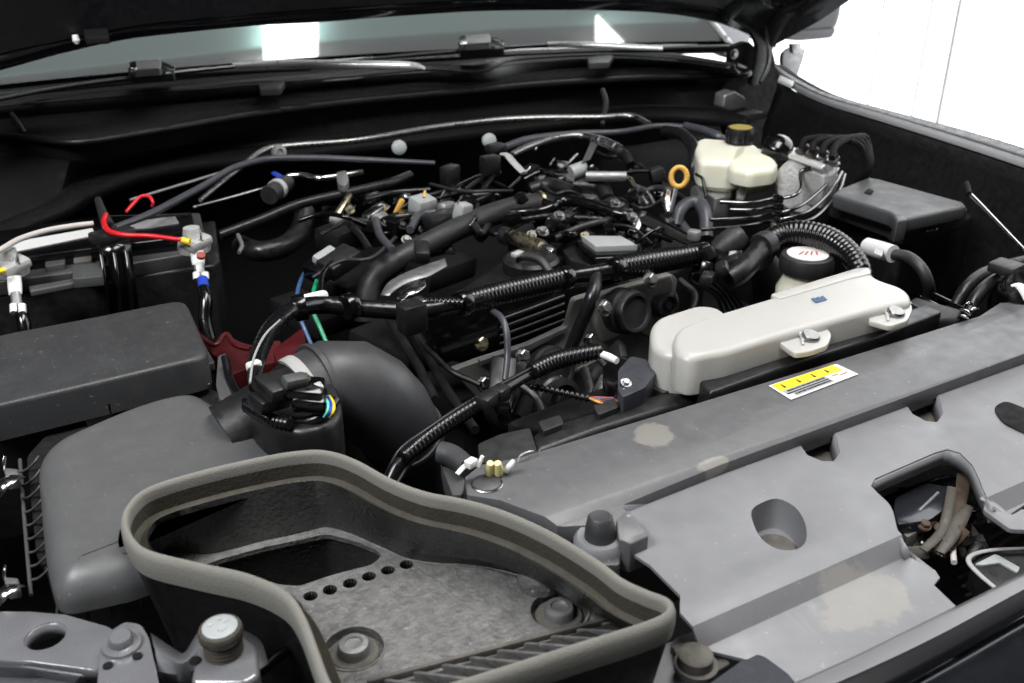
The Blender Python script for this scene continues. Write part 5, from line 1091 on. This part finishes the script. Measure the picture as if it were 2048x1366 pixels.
for pts, m_, wd in (([(752, 440), (760, 470), (785, 500)], 'slate_hose', 16), ([(820, 460), (840, 430), (870, 425)], 'slate_hose', 16), ([(700, 450), (720, 470), (740, 500)], 'rubber_clean', 14), ([(640, 470), (690, 440), (700, 410)], 'rubber_clean', 8), ([(978, 320), (985, 350), (960, 390), (950, 440)], 'rubber_clean', 10), ([(1000, 345), (960, 360), (930, 380)], 'rubber_clean', 10), ([(700, 500), (650, 540), (640, 600)], 'gloss_black', 12), ([(900, 380), (940, 360), (990, 340)], 'gloss_black', 8), ([(730, 400), (790, 385), (860, 380)], 'conduit', 12), ([(860, 400), (930, 385), (1000, 390)], 'conduit', 10)):
    tube('pipe', [(a, b_, .0, wd) for a, b_ in pts], m_, lb_)
for x, y in ((940, 450), (700, 425), (880, 395), (915, 405), (1070, 300), (1100, 330), (820, 440)):
    tube('glint_pin', [(x, y, .02, 4), (x+9, y-13, .022, 4)], 'bright_steel', lb_)
tube('orange_pin', [(848, 395, .024, 5), (850, 382, .03, 5)], 'orange', lb_)
ts = thing('heat_shield', 'bent silver heat shield plate below the coolant hose', 'heat shield')
loft('plate', [pcurve([(762, 590), (775, 568), (800, 552), (840, 535), (890, 518)], 20, -.015), pcurve([(778, 592), (790, 580), (815, 566), (852, 555), (894, 532)], 20, -.012)], 'dull_alu', ts, .002)
loft('bright_fold', [pcurve([(795, 600), (800, 582), (820, 566), (850, 556)], 16, -.005), pcurve([(806, 602), (815, 592), (835, 585), (852, 572)], 16, .0)], 'bright_steel', ts, .002)
for x, y, z, sx1, sy1, lbl in ((700, 560, -.06, .10, .08, 'matt black bracket under the lower end of the coolant hose'), (820, 680, -.10, .12, .10, 'matt black bracket between intake elbow and valve cover'), (900, 760, -.14, .12, .12, 'matt black bracket low beside the timing cover'), (640, 620, -.12, .1, .1, 'matt black bracket below the green loom wire'), (880, 540, -.05, .1, .05, 'matt black bracket behind the silver heat shield')):
    pbox('engine_bracket', x, y, z, (sx1, sy1, .03), 'matte_black', None, (5, 5, 25), .006, t=(lbl, 'bracket', 'dark engine brackets'))
for pts, m_, lbl in (([(820, 650), (860, 720), (900, 790), (950, 860)], 'rubber_clean', 'long dark rod running from the harness clip down past the front harness'), ([(780, 640), (840, 740), (870, 800)], 'black_plastic', 'short dark rod close behind the intake elbow')):
    tube('support_rod', [(a, b_, -.07, 20) for a, b_ in pts], m_, None, t=(lbl, 'rod', 'dark rods'))
# ================================================================== right side: brakes, relay box, pipes
br = thing('brake_reservoir', 'cream brake fluid reservoir with a black ribbed cap', 'fluid reservoir')
pillow('rear_chamber', [(1386, 284), (1400, 274), (1470, 280), (1508, 296), (1490, 318), (1470, 325), (1397, 320)], .055, .046, 'tank_cream', br, .010, 12, rb=.008)
pillow('front_chamber', [(1452, 318), (1460, 296), (1500, 284), (1516, 288), (1526, 304), (1552, 314), (1558, 326), (1548, 335), (1500, 341), (1462, 333)], .055, .024, 'tank_cream', br, .010, 10)
plate('seam_flange', rnd([(1452, 324), (1462, 304), (1518, 296), (1552, 318), (1558, 328), (1548, 337), (1500, 343), (1460, 335)], 6), .038, .003, 'tank_cream', br, .001)
pillow('lower_chamber', [(1460, 338), (1470, 318), (1520, 310), (1552, 326), (1547, 340), (1500, 348)], .034, .034, 'tank_fluid', br, .002, 10, rb=.008)
c = A(1478, 290, .052); kq = ps(c)
lathe('neck', c, (0, 0, 1), [(27*kq, -.006), (25*kq, .004)], 'tank_cream', br)
cp_ = lathe('cap', c+Vector((0, 0, .004)), (0, 0, 1), [(28*kq, 0), (28*kq, .003), (27*kq, .004), (27*kq, .019), (26*kq, .022), (20*kq, .023), (0, .0225)], 'rubber_clean', br)
lathe('cap_top', c+Vector((0, 0, .0265)), (0, 0, 1), [(23*kq, 0), (23*kq, .001), (0, .001)], 'yellow_cap', cp_)
for k in range(18):
    a = 2*math.pi*k/18; box('grip_rib', c+Vector((math.cos(a)*27.5*kq, math.sin(a)*27.5*kq, .0145)), (.0022, .0032, .014), 'rubber_clean', cp_, rot=(0, 0, math.degrees(a)), bev=.0005)
mc = thing('master_cylinder', 'grey cast brake master cylinder under the cream reservoir', 'brake cylinder')
tube('cylinder', [(1390, 395, -.01, 46), (1440, 385, -.005, 46), (1490, 376, .0, 40)], 'cast_alu', mc, nseg=20)
plate('saddle', rnd([(1410, 362), (1450, 352), (1470, 362), (1462, 392), (1430, 398), (1412, 386)], 5), .008, .03, 'dull_alu', mc, .004)
tube('port', [(1478, 372, .012, 24), (1484, 388, .006, 22), (1478, 402, .0, 14)], 'clear_plastic', mc)
tube('sensor_wire', [(1392, 348, .03, 6), (1404, 356, .03, 6), (1408, 375, .02, 6), (1412, 395, .01, 6)], 'rubber_clean', mc)
hose('thick black vacuum hose curving down left of the brake reservoir', [(1330, 262, .05, 24), (1362, 268, .055, 24), (1384, 290, .05, 24), (1388, 325, .035, 24), (1382, 360, .01, 22)], 'rubber_clean', nseg=18)
hose('slate pipe with pale highlights behind the brake reservoir', [(1370, 252, .05, 16), (1410, 262, .05, 17), (1440, 276, .045, 17), (1462, 292, .03, 15)], 'slate_hose')
ab = thing('abs_unit', 'silver anti-lock brake unit with pump drum and pipe unions', 'brake unit')
extrude('valve_block', [A(*q) for q in ((1574, 322, .055), (1586, 302, .06), (1666, 322, .06), (1676, 332, .055), (1670, 345, .05), (1650, 350, .05))], (0, 0, -.05), 'lead', ab, .004)
extrude('top_strip', [A(*q) for q in ((1576, 308, .064), (1586, 304, .064), (1652, 328, .064), (1644, 334, .064))], (0, 0, -.006), 'silver_and_gleam', ab, .002)
c = A(1608, 372, .02); kq = ps(c)
lathe('pump_drum', c, (-.75, -.6, .15), [(60*kq, -.06), (60*kq, .0), (57*kq, .012), (48*kq, .020), (0, .023)], 'lead', ab, n=40)
tube('mount_strap', [(1548, 345, .03, 20), (1560, 370, .02, 20), (1575, 400, .0, 18), (1590, 430, -.02, 16)], 'dull_alu', ab, flat=.4)
plate('skirt_plate', [(1650, 345, .045), (1676, 335, .045), (1668, 372, .02), (1640, 410, -.01), (1600, 440, -.03), (1590, 436, -.03), (1640, 390, .01)], 0, .004, 'lead', ab, .001)
for k in range(4):
    x, y = 1604+k*20, 298+k*7.5
    bolt('union', A(x, y+8, .062), (.1, -.2, 1), .0075, .014, 'grease' if k < 2 else 'bright_steel', ab)
lathe('motor_cap', A(1556, 294, .06), (-.2, -.4, 1), [(.022, -.02), (.022, .004), (.018, .010), (.006, .014), (0, .014)], 'gloss_black', ab, n=24)
plate('bracket_arm', rnd([(1552, 290), (1566, 282), (1600, 300), (1590, 312), (1560, 305)], 4), .058, .01, 'gloss_black', ab, .003)
for k in range(4):
    d = k*9
    hose(('thick black brake pipe loop nearest the pump cap', 'second thick black brake pipe loop from the pump cap', 'third thick black brake pipe loop from the pump cap', 'thick black brake pipe loop farthest from the pump cap')[k], [(1604+k*20, 296+k*7, .075, 14), (1612+k*19, 280+k*5, .085, 14), (1650+k*13, 275+k*2, .088, 14), (1700+k*8, 282-k*3, .085, 14), (1722+k*4, 296-k*4, .075, 14), (1728+k*4, 330, .05, 14), (1712+k*2, 368, .02, 14), (1690, 396+k*6, -.01, 14)], 'matte_black', name='brake_loop', cat='brake pipe', group='brake pipes looping over the unit')
PL = [[(1440, 404), (1500, 406), (1540, 398), (1548, 396)], [(1460, 420), (1510, 420), (1550, 412)], [(1420, 440), (1500, 436), (1545, 428)], [(1400, 460), (1490, 452), (1545, 442)]]
PR = [[(1565, 396), (1590, 390), (1602, 375), (1600, 350), (1606, 340), (1624, 336)], [(1565, 424), (1600, 412), (1632, 388), (1660, 360), (1676, 338)], [(1562, 438), (1610, 426), (1645, 400), (1668, 372), (1684, 345)], [(1560, 452), (1620, 440), (1656, 412), (1680, 380), (1690, 350)]]
nmz = ('topmost', 'second', 'third', 'lowest')
for k in range(4):
    tube('brake_pipe', [(x, y, .03-k*.008, 7.5) for x, y in PL[k]]+[(x, y, .03-k*.007+i*.005, 7.5) for i, (x, y) in enumerate(PR[k])], 'dark_chrome', None, t=('%s of the four steel brake pipes below the anti-lock unit' % nmz[k], 'brake pipe', 'steel brake pipes'))
pc_ = thing('pipe_clip', 'black clip block holding the four brake pipes', 'clip')
for k in range(4): pbox('clip_cell', 1556, 398+k*15, .034-k*.008, (.012, .014, .012), 'gloss_black', pc_, (0, 0, -20), .003)
pbox('clip_end', 1552, 454, .004, (.012, .012, .012), 'zinc', pc_, (0, 0, -20), .003)
box('wheel_well', (1.25, 1.35, -.32), (.34, .5, .5), 'matte_black', None, bev=.05, t=('black inner wheel arch below the brake unit', 'wheel arch'))
# relay box
rb = thing('relay_box', 'black relay box with stepped grey lid beside the wing', 'relay box')
plate('lid', [(1664, 388), (1676, 378), (1736, 354), (1760, 358), (1928, 404), (1934, 412), (1812, 438), (1792, 436), (1780, 424)], .032, .02, 'lid_plastic', rb, .004, 4)
plate('lid_skirt', [(1662, 392), (1674, 380), (1736, 358), (1762, 362), (1932, 410), (1936, 418), (1812, 446), (1790, 442), (1778, 432)], .016, .03, 'box_plastic', rb, .003)
plate('base', [(1660, 400), (1740, 372), (1940, 424), (1944, 434), (1812, 464), (1785, 458)], -.012, .12, 'black_plastic', rb, .004)
plate('finger_notch', rnd([(1738, 376), (1748, 381), (1742, 388), (1728, 384)], 2), .0335, .002, 'matte_black', rb, .0005)
plate('lid_step', [(1788, 432), (1812, 428), (1816, 438), (1794, 442)], .034, .03, 'lid_plastic', rb, .003)
tube('side_clip', [(1850, 462, .0, 8), (1862, 460, .0, 9), (1874, 458, .004, 5)], 'bright_steel', rb)
plate('flange', [(1775, 466), (1812, 472), (1944, 442), (1950, 452), (1812, 486), (1772, 478)], -.03, .02, 'lid_plastic', rb, .002)
# prop rod, pipes and hoses by the right edge
pr_ = thing('prop_rod', 'slim bright bonnet prop rod leaning by the wing', 'prop rod')
tube('rod', [(1936, 384, .05, 8), (1960, 408, .045, 8), (2000, 450, .035, 8), (2060, 512, .02, 8), (2120, 570, .0, 8)], 'bright_steel', pr_); tube('rod_foot', [(1933, 366, .056, 10), (1935, 374, .054, 12), (1938, 388, .05, 11)], 'matte_black', pr_)
cn = thing('air_con_pipe', 'bent black pipe with grey highlight and a paper label sleeve', 'pipe')
tube('pipe', [(1780, 508, .01, 22), (1815, 514, .012, 24), (1842, 536, .006, 24), (1856, 566, -.01, 24), (1860, 600, -.04, 24)], 'rubber', cn, nseg=18)
tube('label_sleeve', [(1733, 492, .008, 34), (1760, 500, .01, 36), (1786, 508, .012, 36)], 'paper', cn, nseg=18)
plate('label_print', [(1752, 494), (1768, 498), (1764, 512), (1748, 506)], .0165, .002, 'label_grey', cn, 0)
for k, (o_, lb2) in enumerate(((0, 'upper black hose passing the right edge of the radiator'), (22, 'lower black hose passing the right edge of the radiator'))):
    hose(lb2, [(1912+o_, 610+o_, -.02, 24), (1930+o_, 580+o_*.7, -.005, 26), (1960+o_, 552+o_*.6, .004, 26), (2000+o_, 536+o_*.5, .006, 26), (2070+o_, 518+o_*.4, .006, 26)], 'rubber_clean', nseg=16)
rcx = thing('right_fittings', 'black filler neck with white sticker at the right edge', 'filler neck')
c = A(2042, 590, .0); lathe('neck', c, (-.4, -.5, .7), [(.026, -.03), (.026, .01), (.022, .018), (0, .02)], 'gloss_black', rcx, n=28); 
pbox('hose_clamp', 2012, 535, .022, (.03, .03, .012), 'rubber', rcx, (0, 0, 10), .003)
tube('sticker', [(2022, 572, .028, 8), (2036, 570, .03, 16), (2048, 582, .03, 18), (2054, 600, .024, 12)], 'paper', rcx, flat=.4)
sc_ = thing('screw_clip', 'shiny steel clip on the right end of the radiator', 'clip')
for x, y, x2, y2, wd in ((1918, 634, 1935, 636, 10), (1930, 612, 1944, 608, 9), (1936, 625, 1956, 618, 9), (1924, 620, 1940, 630, 10)):
    tube('clip_leg', [(x, y, .0, wd), ((x+x2)/2, (y+y2)/2-3, .006, wd), (x2, y2, .002, wd*.7)], 'bright_steel', sc_, flat=.6)
plate('radiator_end', [(1830, 592, -.012), (1925, 618, -.012), (1918, 640, -.02), (1800, 640, -.02), (1790, 620, -.02)], 0, .05, 'rubber', None, .004, t=('ribbed black plastic plate at the right end of the radiator', 'plate'))
for k in range(8):
    x = 1690+k*22; y = 684-k*8
    box('tank_rib', A(x, y, -.012), (.004, .04, .012), 'black_plastic', rd_, rot=(0, 0, -10), bev=.001)
# odds and ends under the hinge
od = thing('hinge_plug', 'pale folded plastic cover below the bonnet hinge', 'cover')
vplate('cover', rnd([(1450, 190), (1470, 182), (1492, 195), (1490, 215), (1462, 224), (1446, 216)], 5), 1.40, .03, 'dull_alu', od, .006)
vplate('tab', rnd([(1492, 230), (1530, 224), (1538, 234), (1500, 244)], 3), 1.38, .03, 'lid_plastic', od, .003)
tube('earth_strap', [(1205, 180, .06, 10), (1212, 205, .045, 12), (1208, 230, .03, 10), (1204, 250, .02, 8)], 'rubber', None, t=('short black strap hanging over the firewall pipe', 'strap'))

# ------------------------------------------------------------------ origins at the base of each thing
bpy.context.view_layer.update()
for o in ROOTS:
    pts = []
    for c in [o]+list(o.children_recursive):
        if c.type == 'MESH': pts += [c.matrix_world @ Vector(k) for k in c.bound_box]
    if not pts: continue
    lo = [min(p[i] for p in pts) for i in range(3)]; hi = [max(p[i] for p in pts) for i in range(3)]
    base = Vector(((lo[0]+hi[0])/2, (lo[1]+hi[1])/2, lo[2]))
    if o.type == 'MESH': o.data.transform(Matrix.Translation(-base)); o.location = base
    else:
        o.location = base
    for c in o.children: c.location = c.location - base
